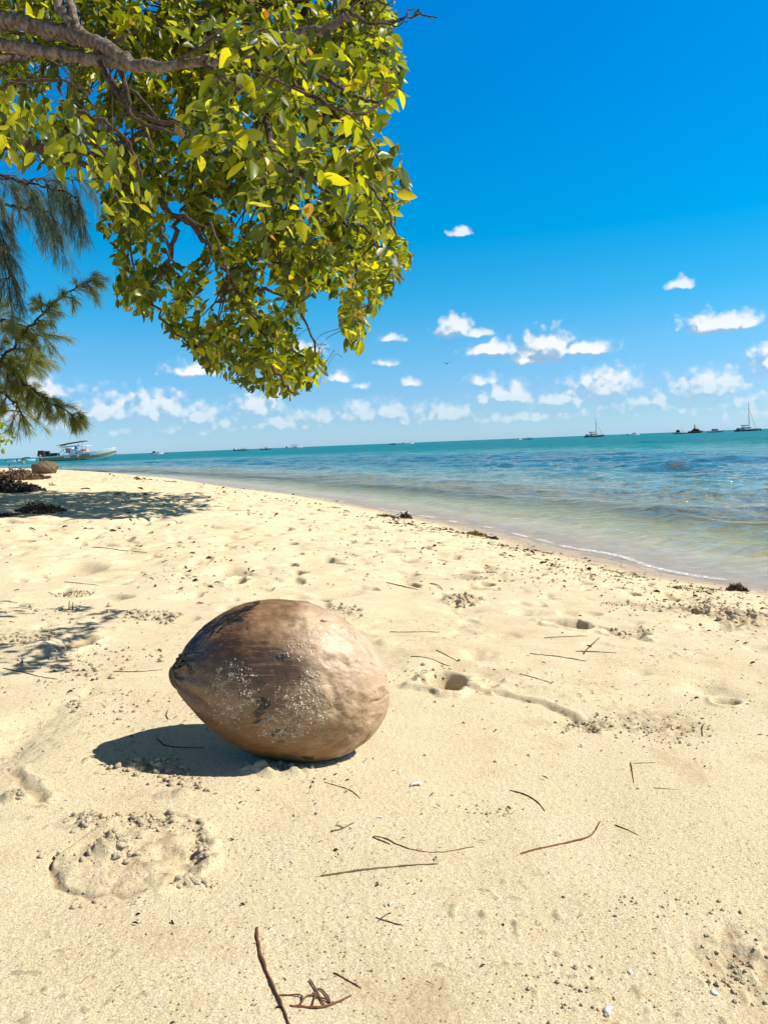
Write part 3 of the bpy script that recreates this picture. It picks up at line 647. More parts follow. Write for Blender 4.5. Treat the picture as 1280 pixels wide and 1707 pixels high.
tree = thing('leafy_tree', 'broadleaf tree with bright yellow green leaves hanging over the beach from the left', 'tree', (-6.3, 4.6, 0.40))
TL = np.array([-6.3, 4.6, 0.40])
def curve(pts, n=14, wob=0.0, r=None):
    P = np.array(pts, float); out_ = []
    for i in range(len(P) - 1):
        p0, p1, p2, p3 = P[max(i - 1, 0)], P[i], P[i + 1], P[min(i + 2, len(P) - 1)]
        for k in range(n):
            t_ = k / n; out_.append(0.5 * ((2 * p1) + (-p0 + p2) * t_ + (2 * p0 - 5 * p1 + 4 * p2 - p3) * t_ ** 2 + (-p0 + 3 * p1 - 3 * p2 + p3) * t_ ** 3))
    out_.append(P[-1]); out_ = np.array(out_)
    if wob:
        j = rng.normal(size=out_.shape) * wob; j[0] = j[-1] = 0; out_ += j
    return out_
def limb(mb, pts, r0, r1, k=8, wob=0.004, n=8, mi=0):
    C_ = curve(pts, n, wob); m_ = len(C_); rad = np.linspace(r0, r1, m_) * (1 + 0.08 * rng.normal(size=m_)); mb.tube(C_ - TL, rad, k, mi); return C_
mb = MB()
tr_top = np.array([-4.9, 4.4, 2.9])
limb(mb, [(-6.3, 4.6, 0.30), (-6.1, 4.5, 1.1), (-5.5, 4.45, 2.0), tr_top, (-4.4, 4.6, 3.6)], 0.17, 0.09, 14, 0.006)
mb.build('trunk', m_bark, tree)
mb = MB(); HUB = []
# the sunlit limb close to the viewer
l1 = limb(mb, [tr_top, PT(-260, 40, 3.2), PT(-20, 32, 2.9), PT(90, 52, 2.75), PT(170, 72, 2.6), PT(230, 108, 2.5), PT(340, 102, 2.35)], 0.040, 0.013, 12, 0.003)
l1b = limb(mb, [PT(-60, 62, 2.95), PT(30, 78, 2.85), PT(120, 92, 2.7), PT(200, 108, 2.55), PT(235, 112, 2.5)], 0.024, 0.015, 10, 0.003)
limb(mb, [PT(60, -80, 2.9), PT(95, 0, 2.75), PT(125, 45, 2.68), PT(165, 72, 2.6), PT(215, 100, 2.52)], 0.020, 0.016, 9, 0.003)
limb(mb, [PT(110, -40, 2.8), PT(120, 20, 2.7), PT(135, 55, 2.66)], 0.014, 0.010, 8, 0.003)
l2 = limb(mb, [PT(340, 102, 2.35), PT(420, 85, 2.3), PT(480, 60, 2.25), PT(550, 45, 2.2), PT(582, 22, 2.18)], 0.015, 0.010, 8, 0.002)
mb.build('branch', m_bark, tree)
mb = MB()
l3 = limb(mb, [PT(582, 22, 2.18), PT(620, 38, 2.18), PT(655, 36, 2.2), PT(690, 25, 2.2), PT(728, 28, 2.2)], 0.006, 0.0018, 6, 0.002)
for P_ in ([(620, 38), (640, 12), (662, -4)], [(600, 10), (630, 0), (655, 10)], [(690, 25), (697, 16), (703, 22)], [(655, 36), (672, 30), (684, 14), (698, 20)], [(640, 38), (660, 42), (680, 34)], [(582, 22), (600, -8), (618, -30)], [(600, 28), (618, 12), (625, -10)]):
    limb(mb, [PT(a_, b_, 2.19) for a_, b_ in P_], 0.0035, 0.001, 5, 0.0015, 5)
limb(mb, [PT(412, 85, 2.1), PT(440, 88, 2.0), PT(490, 98, 1.95), PT(540, 128, 1.9), PT(590, 160, 1.85), PT(640, 170, 1.8)], 0.007, 0.003, 6, 0.002)
n1_ = limb(mb, [PT(340, 102, 2.35), PT(395, 150, 2.1), PT(440, 190, 1.95), PT(455, 250, 1.85), PT(490, 285, 1.8), PT(560, 298, 1.78), PT(610, 300, 1.78)], 0.010, 0.004, 7, 0.003)
n2_ = limb(mb, [PT(300, 100, 2.4), PT(380, 60, 2.0), PT(460, 110, 1.75), PT(520, 160, 1.6), PT(600, 190, 1.6), PT(660, 150, 1.65)], 0.006, 0.003, 6, 0.002)
n3_ = limb(mb, [PT(440, 190, 1.95), PT(420, 240, 1.85), PT(430, 300, 1.75), PT(470, 350, 1.7), PT(480, 390, 1.7)], 0.006, 0.002, 6, 0.003)
for P_, dz_ in (([(160, 75), (172, 110), (200, 150), (235, 205), (260, 260)], 2.6), ([(165, 100), (205, 170), (230, 200), (300, 225), (335, 222)], 2.55), ([(200, 110), (215, 160), (210, 200)], 2.55), ([(100, 180), (170, 200), (215, 240), (240, 300), (250, 320)], 2.9), ([(230, 190), (290, 205), (330, 220)], 2.7), ([(205, 140), (240, 170), (262, 200)], 2.6), ([(180, 80), (200, 65), (215, 50)], 2.6), ([(130, 235), (170, 250), (200, 300)], 3.0)):
    limb(mb, [PT(a_, b_, dz_) for a_, b_ in P_], 0.009, 0.003, 6, 0.004, 5)
# deep boughs that carry the crown
deep = [[tr_top, PT(-120, 235, 5.2), PT(60, 238, 5.6), PT(180, 250, 5.8), PT(330, 180, 6.0), PT(470, 120, 6.2), PT(600, 60, 6.2)],
        [PT(60, 238, 5.6), PT(200, 300, 5.8), PT(300, 360, 5.9), PT(370, 440, 6.0), PT(430, 540, 6.0), PT(480, 620, 6.0)],
        [PT(330, 180, 6.0), PT(450, 260, 6.2), PT(560, 330, 6.3), PT(640, 420, 6.3)],
        [PT(300, 360, 5.9), PT(280, 440, 5.8), PT(250, 500, 5.7), PT(320, 580, 5.7)],
        [PT(470, 120, 6.2), PT(570, 200, 6.5), PT(650, 300, 6.5)], [PT(560, 330, 6.3), PT(590, 430, 6.2), PT(595, 540, 6.2), PT(588, 575, 6.2)],
        [PT(-120, 100, 5.0), PT(60, 90, 5.5), PT(250, 40, 6.0), PT(450, 10, 6.3), PT(600, -20, 6.4)], [PT(430, 480, 6.0), PT(490, 510, 6.0), PT(530, 600, 6.0)],
        [PT(-200, 330, 5.0), PT(-60, 200, 5.0), PT(40, 130, 4.8), PT(150, 150, 4.8)], [PT(450, 260, 6.2), PT(430, 350, 6.0), PT(470, 440, 6.0)]]
rads = [.055, .03, .03, .018, .02, .016, .035, .014, .025, .018]
for P_, r_ in zip(deep, rads): HUB.append(limb(mb, P_, r_, 0.006, 8, 0.012))
HUB = np.concatenate(HUB)
POLY = [(-260, -160), (600, -160), (655, -20), (668, 60), (684, 130), (650, 175), (636, 210), (612, 238), (640, 262), (676, 285), (690, 310), (676, 345), (655, 372), (640, 392), (672, 400), (687, 425), (676, 465), (650, 482), (622, 500), (612, 545), (598, 590), (574, 585), (566, 535), (562, 500), (530, 494), (512, 520), (492, 560), (515, 590), (545, 603), (545, 640), (505, 652), (478, 668), (430, 662), (395, 645), (350, 622), (318, 590), (280, 560), (240, 535), (196, 512), (178, 488), (205, 455), (172, 432), (185, 400), (150, 378), (176, 350), (150, 300), (120, 285), (40, 285), (-260, 300)]
HOLES = [[(283, 388), (300, 378), (335, 385), (345, 402), (330, 432), (295, 445), (280, 425)], [(55, 215), (85, 205), (90, 235), (62, 240)], [(95, 110), (122, 120), (118, 150), (98, 140)], [(10, 150), (40, 160), (30, 190), (8, 180)], [(545, 500), (566, 505), (560, 530), (548, 520)]]
def grow(ntw, poly, holes, dlo, dhi, Lr, hub, nl_rng, tw_len, mbt, droop=0.5, sp=0.032, dens_f=None, dshape=None, cull=False, rs=1.0):
    B, A, N_, Ls = [], [], [], []
    xs = [q[0] for q in poly]; ys = [q[1] for q in poly]; made = 0
    while made < ntw:
        px, py = rng.uniform(min(xs), max(xs)), rng.uniform(min(ys), max(ys))
        if not in_poly(px, py, poly): continue
        if dens_f is not None and rng.random() > dens_f(px, py): continue
        made += 1
        dp = dshape(px, py) if dshape else rng.uniform(dlo, dhi)
        tipp = PT(px, py, dp); j = np.argmin(((hub - tipp) ** 2).sum(1)); v = hub[j] - tipp; L_ = np.linalg.norm(v) + 1e-6; tl_ = tw_len * rng.uniform(0.6, 1.3)
        st = tipp + v / L_ * min(L_, tl_) + rng.normal(size=3) * 0.04 * min(1, rs * 1.5) + np.array([0, 0, 0.10 * droop * tl_ / 0.4])
        mid_ = (st + tipp) / 2 + np.array([0, 0, 0.06 * min(1, rs * 1.5)]) + rng.normal(size=3) * 0.02 * min(1, rs * 1.5)
        C_ = curve([st, mid_, tipp], 8)
        x_, y_ = to_px(C_[0]); 
        hx_, hy_ = to_px(np.stack([C_[0], C_[len(C_) // 2]] + [C_[0] * (1 - w__) + hub[j] * w__ for w__ in (.15, .3, .45, .6, .75, .9)])); vis = in_poly(hx_, hy_, poly).all() and not any(in_poly(hx_, hy_, h_).any() for h_ in holes)
        if cull and not vis and not (py > 555 and px < 555): continue
        if rng.random() < 0.75: mbt.tube((C_ - TL)[::2], rs * np.linspace(0.0035, 0.0012, len(C_[::2])), 3, 0, False)
        if rng.random() < 0.22 and L_ > tl_ and (vis or not cull): mbt.tube(curve([hub[j], (hub[j] + st) / 2 + rng.normal(size=3) * 0.04 * rs, st], 3)[::1] - TL, rs * np.linspace(0.009, 0.004, 7), 4, 0, False)
        nlv = int(rng.integers(*nl_rng)); tl2 = np.linalg.norm(tipp - st); twd = (tipp - st) / (tl2 + 1e-6)
        for q in range(nlv):
            f_ = 1 - (q / nlv) ** 1.2 * min(1.0, nlv * sp / (tl2 + 1e-6)); bpt = C_[int(f_ * (len(C_) - 1))] + rng.normal(size=3) * 0.012 * min(1, rs * 1.5)
            rd = rng.normal(size=3); rd -= twd * (rd @ twd) * 0.5; rd /= np.linalg.norm(rd)
            ax = twd * 0.55 + rd * 0.85 + np.array([0, 0, -0.45 * droop]); B.append(bpt); A.append(ax)
            N_.append(np.array([0.25, 0.0, 1.0]) + rng.normal(size=3) * 0.75); Ls.append(rng.uniform(*Lr))
    B, A, N_, Ls = map(np.array, (B, A, N_, Ls))
    tips = B + A / np.linalg.norm(A, axis=1)[:, None] * Ls[:, None] * 0.7
    X_, Y_ = to_px(tips); ok = in_poly(X_, Y_, poly)
    for h_ in holes: ok &= ~in_poly(X_, Y_, h_)
    return B[ok], A[ok], N_[ok], Ls[ok]
mbt = MB()
def dens_f(x, y):
    if x > 430 and y > 555: return 1.0
    c_ = float(fbm(np.array([x / 62.0]), np.array([y / 62.0]), 2, 305)[0]); return (0.05 + 0.95 * min(1, max(0, c_ * 1.9 + 0.85))) * dens_g(x, y)
dens_g = lambda x, y: 0.30 if (y < -20 or x < -20) else (0.75 if (x < 220 and y < 300) else 1.0)
B, A, N_, Ls = grow(1950, POLY, HOLES, 5.4, 9.3, (0.07, 0.12), HUB, (9, 17), 0.42, mbt, 0.8, dens_f=dens_f, cull=True)
V1, F1 = leaf_arrays(B - TL, A, N_, Ls, Ls * rng.uniform(0.42, 0.58, len(Ls)))
hub2 = np.concatenate([n1_, n2_, n3_, l2])
POLN = [(265, 30), (420, 50), (560, 70), (640, 110), (690, 150), (684, 190), (640, 215), (660, 250), (690, 300), (684, 345), (620, 390), (560, 400), (500, 415), (430, 400), (385, 350), (370, 290), (300, 265), (290, 190), (330, 120)]
B, A, N_, Ls = grow(105, POLN, [], 1.45, 2.3, (0.026, 0.060), hub2, (6, 10), 0.20, mbt, 0.7, sp=0.03, rs=0.45)
V2, F2 = leaf_arrays(B - TL, A, N_, Ls, Ls * rng.uniform(0.42, 0.55, len(Ls)), 0.2, 0.2)
l5 = limb(mb, [PT(610, 300, 1.78), PT(650, 360, 1.78), PT(660, 430, 1.76), PT(620, 500, 1.74), PT(600, 560, 1.74)], 0.003, 0.001, 5, 0.002)
B, A, N_, Ls = grow(46, [(640, 380), (690, 410), (680, 470), (640, 500), (615, 545), (600, 592), (574, 588), (566, 530), (575, 470), (610, 430)], [], 1.5, 2.25, (0.022, 0.036), l5, (7, 12), 0.09, mbt, 0.7, sp=0.010, rs=0.22)
V4, F4 = leaf_arrays(B - TL, A, N_, Ls, Ls * rng.uniform(0.42, 0.55, len(Ls)), 0.2, 0.2)
HN = np.concatenate([l1[20:], l1b]); POLM = [(-20, 140), (120, 180), (200, 230), (260, 330), (200, 420), (160, 330), (60, 280), (-40, 260)]
B, A, N_, Ls = grow(50, POLM, [], 2.6, 3.6, (0.04, 0.07), HN, (6, 11), 0.3, mbt, 0.7, rs=0.5)
V3, F3 = leaf_arrays(B - TL, A, N_, Ls, Ls * rng.uniform(0.45, 0.58, len(Ls)))
for P_ in ([(300, 360), (340, 385), (360, 440), (378, 470)], [(270, 380), (285, 430), (290, 445)], [(455, 610), (475, 640), (492, 660)], [(350, 370), (372, 430), (382, 458)]):
    mbt.tube(curve([PT(a_, b_, 5.2) for a_, b_ in P_], 5, 0.01) - TL, np.linspace(0.012, 0.004, 5 * 3 + 1), 5)
off_ = len(mb.v); base_n = mb.n
mb.v += mbt.v; mb.f += [tuple(i_ + base_n for i_ in q) for q in mbt.f]; mb.m += mbt.m; mb.n += mbt.n
mb.build('twigs', m_twig, tree)
Vc = np.concatenate([V1, V2, V3, V4]); Fc = np.concatenate([F1, F2 + len(V1), F3 + len(V1) + len(V2), F4 + len(V1) + len(V2) + len(V3)])
crown = mesh_np('crown', Vc, Fc, m_leaf, tree)
print('LEAVES', len(Vc) // 13)

# ------------------------------------------------------------------ casuarina (feathery needles) and shrub at the left edge
m_need = leaf_mat('needle', [(0, (0.07, 0.10, 0.02)), (0.6, (0.19, 0.20, 0.035)), (1, (0.42, 0.36, 0.07))], [(0, (0.26, 0.34, 0.06)), (1, (0.66, 0.60, 0.09))], 0.4, 0.6, 0.2)
m_needb = leaf_mat('needle_blue', [(0, (0.045, 0.075, 0.055)), (0.6, (0.09, 0.13, 0.08)), (1, (0.20, 0.22, 0.09))], [(0, (0.10, 0.18, 0.13)), (1, (0.28, 0.34, 0.16))], 0.35, 0.6, 0.2)
cas = thing('casuarina_tree', 'feathery casuarina tree at the left edge with drooping grey green needle tufts', 'tree', (-8.2, 9.6, 0.42))
CL = np.array([-8.2, 9.6, 0.42])
mb = MB(); mb.tube(curve([(-8.2, 9.6, 0.2), (-8.1, 9.5, 2), (-8.3, 9.6, 4), (-8.0, 9.5, 6.5)], 8, 0.02) - CL, np.linspace(0.2, 0.09, 25), 12); mb.build('trunk', m_bark, cas)
def cas_part(branches, name, mat, drp, nlen, width):
    mb = MB(); V = []; 
    for (P_, dpt, dens_, fan, subs) in branches:
        C_ = curve([PT(a_, b_, dpt + 0.3 * math.sin(i_)) for i_, (a_, b_) in enumerate(P_)], 10, 0.012); mb.tube(C_ - CL, np.linspace(0.028, 0.005, len(C_)), 5)
        for s_ in range(subs):
            i0 = int(rng.integers(3, len(C_))); d0 = C_[i0] - C_[i0 - 1]; d0 /= np.linalg.norm(d0) + 1e-9
            sd_ = d0 * 0.7 + rng.normal(size=3) * 0.55 + np.array([0, 0, -drp]); sd_ /= np.linalg.norm(sd_); L_ = rng.uniform(0.25, 0.6) * fan
            end = C_[i0] + sd_ * L_ + np.array([0, 0, -0.12 * drp * 2]); S_ = curve([C_[i0], C_[i0] + sd_ * L_ * 0.55, end], 6); mb.tube(S_ - CL, np.linspace(0.006, 0.002, len(S_)), 3, 0, False)
            for q in range(int(dens_)):
                k_ = int(rng.integers(3, len(S_))); bp = S_[k_]; dd_ = S_[min(k_ + 1, len(S_) - 1)] - S_[k_ - 1]; dd_ /= np.linalg.norm(dd_) + 1e-9
                nd = dd_ * 1.2 + rng.normal(size=3) * 0.5 + np.array([0, 0, -drp * 0.7]); nd /= np.linalg.norm(nd); ln_ = nlen * rng.uniform(0.6, 1.2)
                sd2 = np.cross(nd, rng.normal(size=3)); sd2 /= np.linalg.norm(sd2); e_ = bp + nd * ln_ + np.array([0, 0, -0.15 * ln_]); m_ = bp + nd * ln_ * 0.5
                V += [bp - CL, m_ + sd2 * width - CL, m_ - sd2 * width - CL, e_ - CL]
    mb.build('branch', m_twig, cas)
    V = np.array(V); n = len(V) // 4; Fq = np.array([(0, 2, 1), (1, 2, 3)]); F_ = (Fq[None] + (np.arange(n) * 4)[:, None, None]).reshape(-1, 3)
    mesh_np(name, V, F_, mat, cas)
cas_part([([(-300, 180), (-80, 280), (30, 300), (90, 315), (130, 330)], 9.0, 105, 0.8, 34), ([(-200, 250), (-20, 330), (30, 345), (75, 350), (95, 375)], 9.3, 80, 0.7, 24), ([(-160, 300), (-30, 350), (0, 400), (12, 440), (15, 465)], 9.0, 100, 0.6, 36), ([(-150, 200), (0, 290), (70, 300), (145, 300)], 10, 100, 0.6, 30)],
         'needle_tufts', m_needb, 0.75, 0.20, 0.0022)
cas_part([([(-300, 900), (-100, 700), (0, 600), (45, 550), (95, 500), (150, 468)], 9.0, 90, 0.40, 75), ([(-200, 560), (-20, 590), (30, 630), (80, 668), (122, 690)], 9.0, 95, 0.33, 66), ([(-180, 500), (-30, 530), (20, 535), (70, 560)], 9.2, 95, 0.6, 44), ([(-180, 650), (-20, 650), (20, 668), (35, 690)], 9.2, 95, 0.6, 40), ([(-150, 620), (-10, 610), (50, 600)], 9.4, 95, 0.6, 40)],
         'needle_tufts', m_need, 0.15, 0.14, 0.0022)
shr = thing('beach_shrub', 'bright green broad-leaved shrub poking in at the left edge above the small boats', 'shrub', (-8.2, 13.6, 0.42)); SL = np.array([-8.2, 13.6, 0.42])
mb = MB(); mb.tube(curve([(-8.2, 13.6, 0.2), (-7.9, 13.5, 0.9), PT(-60, 735, 13.2), PT(8, 735, 13.0)], 6, 0.01) - SL, np.linspace(0.05, 0.008, 19), 6); mb.build('stem', m_twig, shr)
n = 420; c0 = PT(-45, 722, 13.0); bp = c0 + rng.normal(size=(n, 3)) * np.array([0.30, 0.3, 0.15]); X_, Y_ = to_px(bp); bp = bp[(X_ < 18) & (Y_ < 762)]; n = len(bp)
mS = leaf_mat('shrub_leaf', [(0, (0.06, 0.13, 0.01)), (1, (0.20, 0.27, 0.02))], [(0, (0.3, 0.45, 0.01)), (1, (0.55, 0.6, 0.02))], 0.45)
Ls = rng.uniform(0.07, 0.12, n); Vs, Fs = leaf_arrays(bp - SL, rng.normal(size=(n, 3)) + [0.3, 0, 0.2], rng.normal(size=(n, 3)) + [0, 0, 1], Ls, Ls * 0.6); mesh_np('leaves', Vs, Fs, mS, shr)
#=====OBJECTS2=====
# ------------------------------------------------------------------ boats and people
m_white = simple('white_gelcoat', (0.78, 0.80, 0.80), 0.3, 0.5, 0.05, 2)
m_olive = simple('olive_hull', (0.34, 0.275, 0.15), 0.3, 0.5, 0.1, 2)
m_aqua = simple('pale_aqua_bottom', (0.42, 0.62, 0.58), 0.35, 0.5, 0.08, 2)
m_black = simple('black_plastic', (0.02, 0.022, 0.026), 0.35, 0.5, 0.3, 3)
m_navy = simple('navy_hull', (0.025, 0.05, 0.07), 0.4, 0.5, 0.2, 2)
m_teal = simple('teal_hull', (0.03, 0.16, 0.19), 0.4, 0.5, 0.1, 2)
m_redbrown = simple('red_brown_canvas', (0.22, 0.075, 0.06), 0.8, 0.2, 0.2, 4)
m_glassd = simple('dark_glass', (0.03, 0.04, 0.05), 0.1, 0.6, 0.1, 3)
m_pink = simple('rose_cushion', (0.55, 0.22, 0.20), 0.7, 0.3, 0.15, 4)
m_metal = simple('steel_tube', (0.55, 0.56, 0.58), 0.3, 0.5, 0.05, 5, 0, 0.8)
m_darkmast = simple('mast_grey', (0.10, 0.12, 0.14), 0.5, 0.4, 0.1, 3)
m_skin = simple('skin', (0.42, 0.24, 0.16), 0.6, 0.3, 0.1, 5)
m_hair = simple('dark_hair', (0.03, 0.02, 0.015), 0.8, 0.2, 0.2, 5)
m_shorts = simple('dark_shorts', (0.06, 0.05, 0.09), 0.8, 0.2, 0.2, 5)
m_rust = simple('rusty_steel', (0.06, 0.045, 0.035), 0.8, 0.3, 0.5, 1.5, 0.4)

def hull_mesh(name, L, B, hs, hb, parent, mats, stripe=0.55, bowrise=0.0, overhang=0.12, yoff=0):
    """lofted hull, bow at +x; hs / hb freeboard at stern / bow; lower and upper strakes take mats[1], mats[0]; deck mats[0]"""
    n = 22; V = []; Fc = []; mi = []
    for i in range(n):
        s_ = i / (n - 1); wdt = B / 2 * (0.86 + 0.14 * min(1, s_ * 4)) * (1 - max(0, (s_ - 0.45) / 0.55) ** 2.3 * 0.985)
        top = hs + (hb - hs) * s_ ** 1.5; x = -L / 2 + L * s_
        keel = -0.28 + (0.28 + hb * 0.30) * max(0, (s_ - 0.72) / 0.28) ** 1.6 * 1.2
        keel = min(keel, top * 0.8)
        def lv(f): return keel + (top - keel) * f
        xb = x - overhang * L * 0.0
        row = [(0, keel), (wdt * 0.62, lv(0.12)), (wdt * 0.80, lv(0.34)), (wdt * 0.90, lv(stripe)), (wdt * 0.97, lv(0.84)), (wdt, top)]
        full = [(x, w_, z_) for w_, z_ in row] + [(x, wdt * 0.9, top)] + [(x, 0, top + 0.05 * (s_ > .5) + 0.03)]
        V += full + [(a_, -b_, c_) for a_, b_, c_ in full]
    k = 16
    for i in range(n - 1):
        for j in range(7):
            m_ = 0 if j >= 4 else (2 if (j < 2 and len(mats) > 2) else 1)
            if len(mats) > 2 and j < 2 and i < n * 0.55: m_ = 1
            if len(mats) > 2 and j == 3 and i > n * 0.62: m_ = 0
            Fc.append((i * k + j, (i + 1) * k + j, (i + 1) * k + j + 1, i * k + j + 1)); mi.append(m_)
            Fc.append((i * k + 8 + j, i * k + 9 + j, (i + 1) * k + 9 + j, (i + 1) * k + 8 + j)); mi.append(m_)
    for j in range(7): Fc.append((j, j + 1, 9 + j, 8 + j)); mi.append(1)
    return mesh_np(name, V, Fc, mats, parent, False, mi)
def outboard(parent, x, y, z, s_, mat=None):
    mb = MB(); mb.box((x, y, z + 0.75 * s_), (0.75 * s_, 0.5 * s_, 0.6 * s_), 0, 0.72, -0.04); mb.box((x - 0.02, y, z + 0.2 * s_), (0.28 * s_, 0.2 * s_, 0.7 * s_)); mb.box((x + .25 * s_, y, z + 0.45 * s_), (0.3 * s_, 0.3 * s_, 0.2 * s_))
    mb.box((x - 0.05, y, z - 0.12 * s_), (0.5 * s_, 0.08 * s_, 0.25 * s_)); o = mb.build('engine', mat or m_black, parent, False)
    b = o.modifiers.new('b', 'BEVEL'); b.width = 0.06 * s_; b.segments = 2; return o
def canopy(parent, x, y, z0, z1, lx, ly, mat, tilt=0.0, posts=True):
    mb = MB(); n = 7
    V = []; 
    for i in range(n):
        for j in range(5):
            u_ = i / (n - 1) - 0.5; v_ = j / 4 - 0.5
            V.append((x + u_ * lx, y + v_ * ly, z1 + tilt * u_ * lx - 0.12 * (abs(u_) * 2) ** 2 * 0.6 - 0.10 * (abs(v_) * 2) ** 2))
    V2_ = [(a_, b_, c_ - 0.07) for a_, b_, c_ in V]; Fc = []
    for i in range(n - 1):
        for j in range(4):
            q = (i * 5 + j, (i + 1) * 5 + j, (i + 1) * 5 + j + 1, i * 5 + j + 1); Fc.append(q); Fc.append(tuple(w__ + n * 5 for w__ in q[::-1]))
    N5 = n * 5
    for i in range(n - 1):
        for e in (0, 4): Fc.append((i * 5 + e, (i + 1) * 5 + e, (i + 1) * 5 + e + N5, i * 5 + e + N5))
    for j in range(4):
        for e in (0, n - 1): Fc.append((e * 5 + j, e * 5 + j + 1, e * 5 + j + 1 + N5, e * 5 + j + N5))
    c = mesh_np('canopy', V + V2_, Fc, mat, parent, False)
    if posts:
        for sx in (-0.36, 0.30):
            for sy in (-0.42, 0.42): MB().tube([(x + sx * lx * 0.9, y + sy * ly, z0), (x + sx * lx, y + sy * ly, z1 + tilt * sx * lx - 0.05)], 0.035, 5).build('canopy_post', m_metal, c)
    return c
def person(label, loc, rz, pose, sc=1.0, shorts=True):
    """one continuous skinned body; pose: dict of joints -> (x, y, z) in metres, facing -y"""
    J = dict(pelvis=(0, 0, .95), waist=(0, 0, 1.08), chest=(0, 0, 1.28), upper=(0, 0, 1.42), neck=(0, 0, 1.52), head=(0, -.01, 1.62), crown=(0, 0, 1.74),
             shl=(.17, 0, 1.43), ell=(.23, .02, 1.14), wrl=(.24, -.06, .90), hal=(.24, -.08, .80), shr=(-.17, 0, 1.43), elr=(-.23, .02, 1.14), wrr=(-.24, -.06, .90), har=(-.24, -.08, .80),
             hil=(.09, 0, .90), knl=(.10, -.02, .50), anl=(.10, .02, .08), tol=(.11, -.16, .03), hir=(-.09, 0, .90), knr=(-.10, -.02, .50), anr=(-.10, .02, .08), tor=(-.11, -.16, .03))
    J.update(pose)
    R = dict(pelvis=.13, waist=.115, chest=.14, upper=.12, neck=.055, head=.095, crown=.06, shl=.06, ell=.04, wrl=.028, hal=.03, shr=.06, elr=.04, wrr=.028, har=.03, hil=.085, knl=.055, anl=.035, tol=.03, hir=.085, knr=.055, anr=.035, tor=.03)
    E = [('pelvis', 'waist'), ('waist', 'chest'), ('chest', 'upper'), ('upper', 'neck'), ('neck', 'head'), ('head', 'crown'), ('upper', 'shl'), ('shl', 'ell'), ('ell', 'wrl'), ('wrl', 'hal'), ('upper', 'shr'), ('shr', 'elr'), ('elr', 'wrr'), ('wrr', 'har'),
         ('pelvis', 'hil'), ('hil', 'knl'), ('knl', 'anl'), ('anl', 'tol'), ('pelvis', 'hir'), ('hir', 'knr'), ('knr', 'anr'), ('anr', 'tor')]
    ks = list(J); me = bpy.data.meshes.new('person'); me.from_pydata([J[k] for k in ks], [(ks.index(a_), ks.index(b_)) for a_, b_ in E], []); me.materials.append(m_skin)
    o = bpy.data.objects.new('person', me); COL.objects.link(o)
    sk = o.modifiers.new('skin', 'SKIN'); 
    for i_, k_ in enumerate(ks): me.skin_vertices[0].data[i_].radius = (R[k_], R[k_] * (0.8 if k_ in ('pelvis', 'waist', 'chest', 'upper') else 1)); me.skin_vertices[0].data[i_].use_root = (k_ == 'pelvis')
    sb = o.modifiers.new('sub', 'SUBSURF'); sb.levels = sb.render_levels = 2; sk.use_smooth_shade = True
    o.location = loc; o.rotation_euler = (0, 0, rz); o.scale = (sc,) * 3; tag(o, label, 'person')
    hx, hy, hz = J['head']; mb = MB(); mb.tube([(hx, hy + .03, hz + .0), (hx, hy + .035, hz + .07), (hx, hy + .02, hz + .13), (hx, hy + .01, hz + .155)], [.105, .118, .10, .04], 10); mb.build('hair', m_hair, o)
    if shorts:
        mb = MB(); p_ = np.array(J['pelvis'])
        mb.tube([p_ + (0, 0, .1), p_ + (0, 0, .02), p_ + (0, 0, -.08)], [.14, .155, .15], 12)
        for a_, b_ in (('hil', 'knl'), ('hir', 'knr')):
            A_, B_ = np.array(J[a_]), np.array(J[b_]); mb.tube([A_, A_ * .45 + B_ * .55], [.105, .09], 10)
        mb.build('shorts', m_shorts, o)
    return o
def sea_pt(px, dist): 
    d = pray(px, 740); return d[0] / d[1] * dist, dist

# the big speedboat near the shore on the left
D0_ = 128.0; sc_ = D0_ / F_PX; bx_, by_ = sea_pt(131, D0_)
sbt = thing('speedboat', 'long open speedboat with olive and white hull and sunshade, off the beach', 'boat', (bx_, by_, 0), math.radians(3))
hull_mesh('hull', 12.0, 2.9, 0.75, 1.85, sbt, [m_white, m_olive, m_aqua], 0.62)
outboard(sbt, -5.9, -0.5, 0.15, 1.6); outboard(sbt, -5.4, 0.7, 0.15, 1.5)
mb = MB(); mb.box((-0.9, 0, 1.5), (1.2, 1.2, 0.9), 0, 0.75, -0.1); mb.box((0.1, 0, 1.35), (0.9, 1.1, 0.55), 0, 0.8); cons = mb.build('console', m_white, sbt, False)
mb = MB(); mb.box((-0.35, 0, 2.1), (0.10, 1.1, 0.4), 0, 0.8, -0.2); mb.build('windscreen', m_glassd, cons, False)
MB().box((-1.6, 0, 1.65), (0.7, 1.3, 0.8), 0, 0.9).build('seat', m_pink, sbt, False); MB().box((0.9, 0, 1.62), (1.0, 1.3, 0.35), 0, 0.9).build('seat', m_pink, sbt, False)
mb = MB(); mb.box((-3.9, 0, 1.05), (1.3, 1.2, 0.6), 0, 0.85); mb.build('engine_cover', m_black, sbt, False)
canopy(sbt, -0.6, 0, 1.2, 2.45, 4.6, 2.3, m_white, 0.02, True)
canopy(sbt, -1.0, 0, 1.4, 3.0, 4.4, 2.3, m_redbrown, 0.14, True)
for s_ in (-1, 1): MB().tube([(-3.2, s_ * 1.25, 0.95), (-1.9, s_ * 1.2, 1.9), (-0.5, s_ * 1.1, 2.0)], 0.05, 5).build('rail', m_metal, sbt)
mb = MB()
for q in range(6): mb.box((-1.95 + q * 0.17, -1.445, 0.62), (0.11, 0.02, 0.22))
mb.build('hull_lettering', m_white, sbt, False)
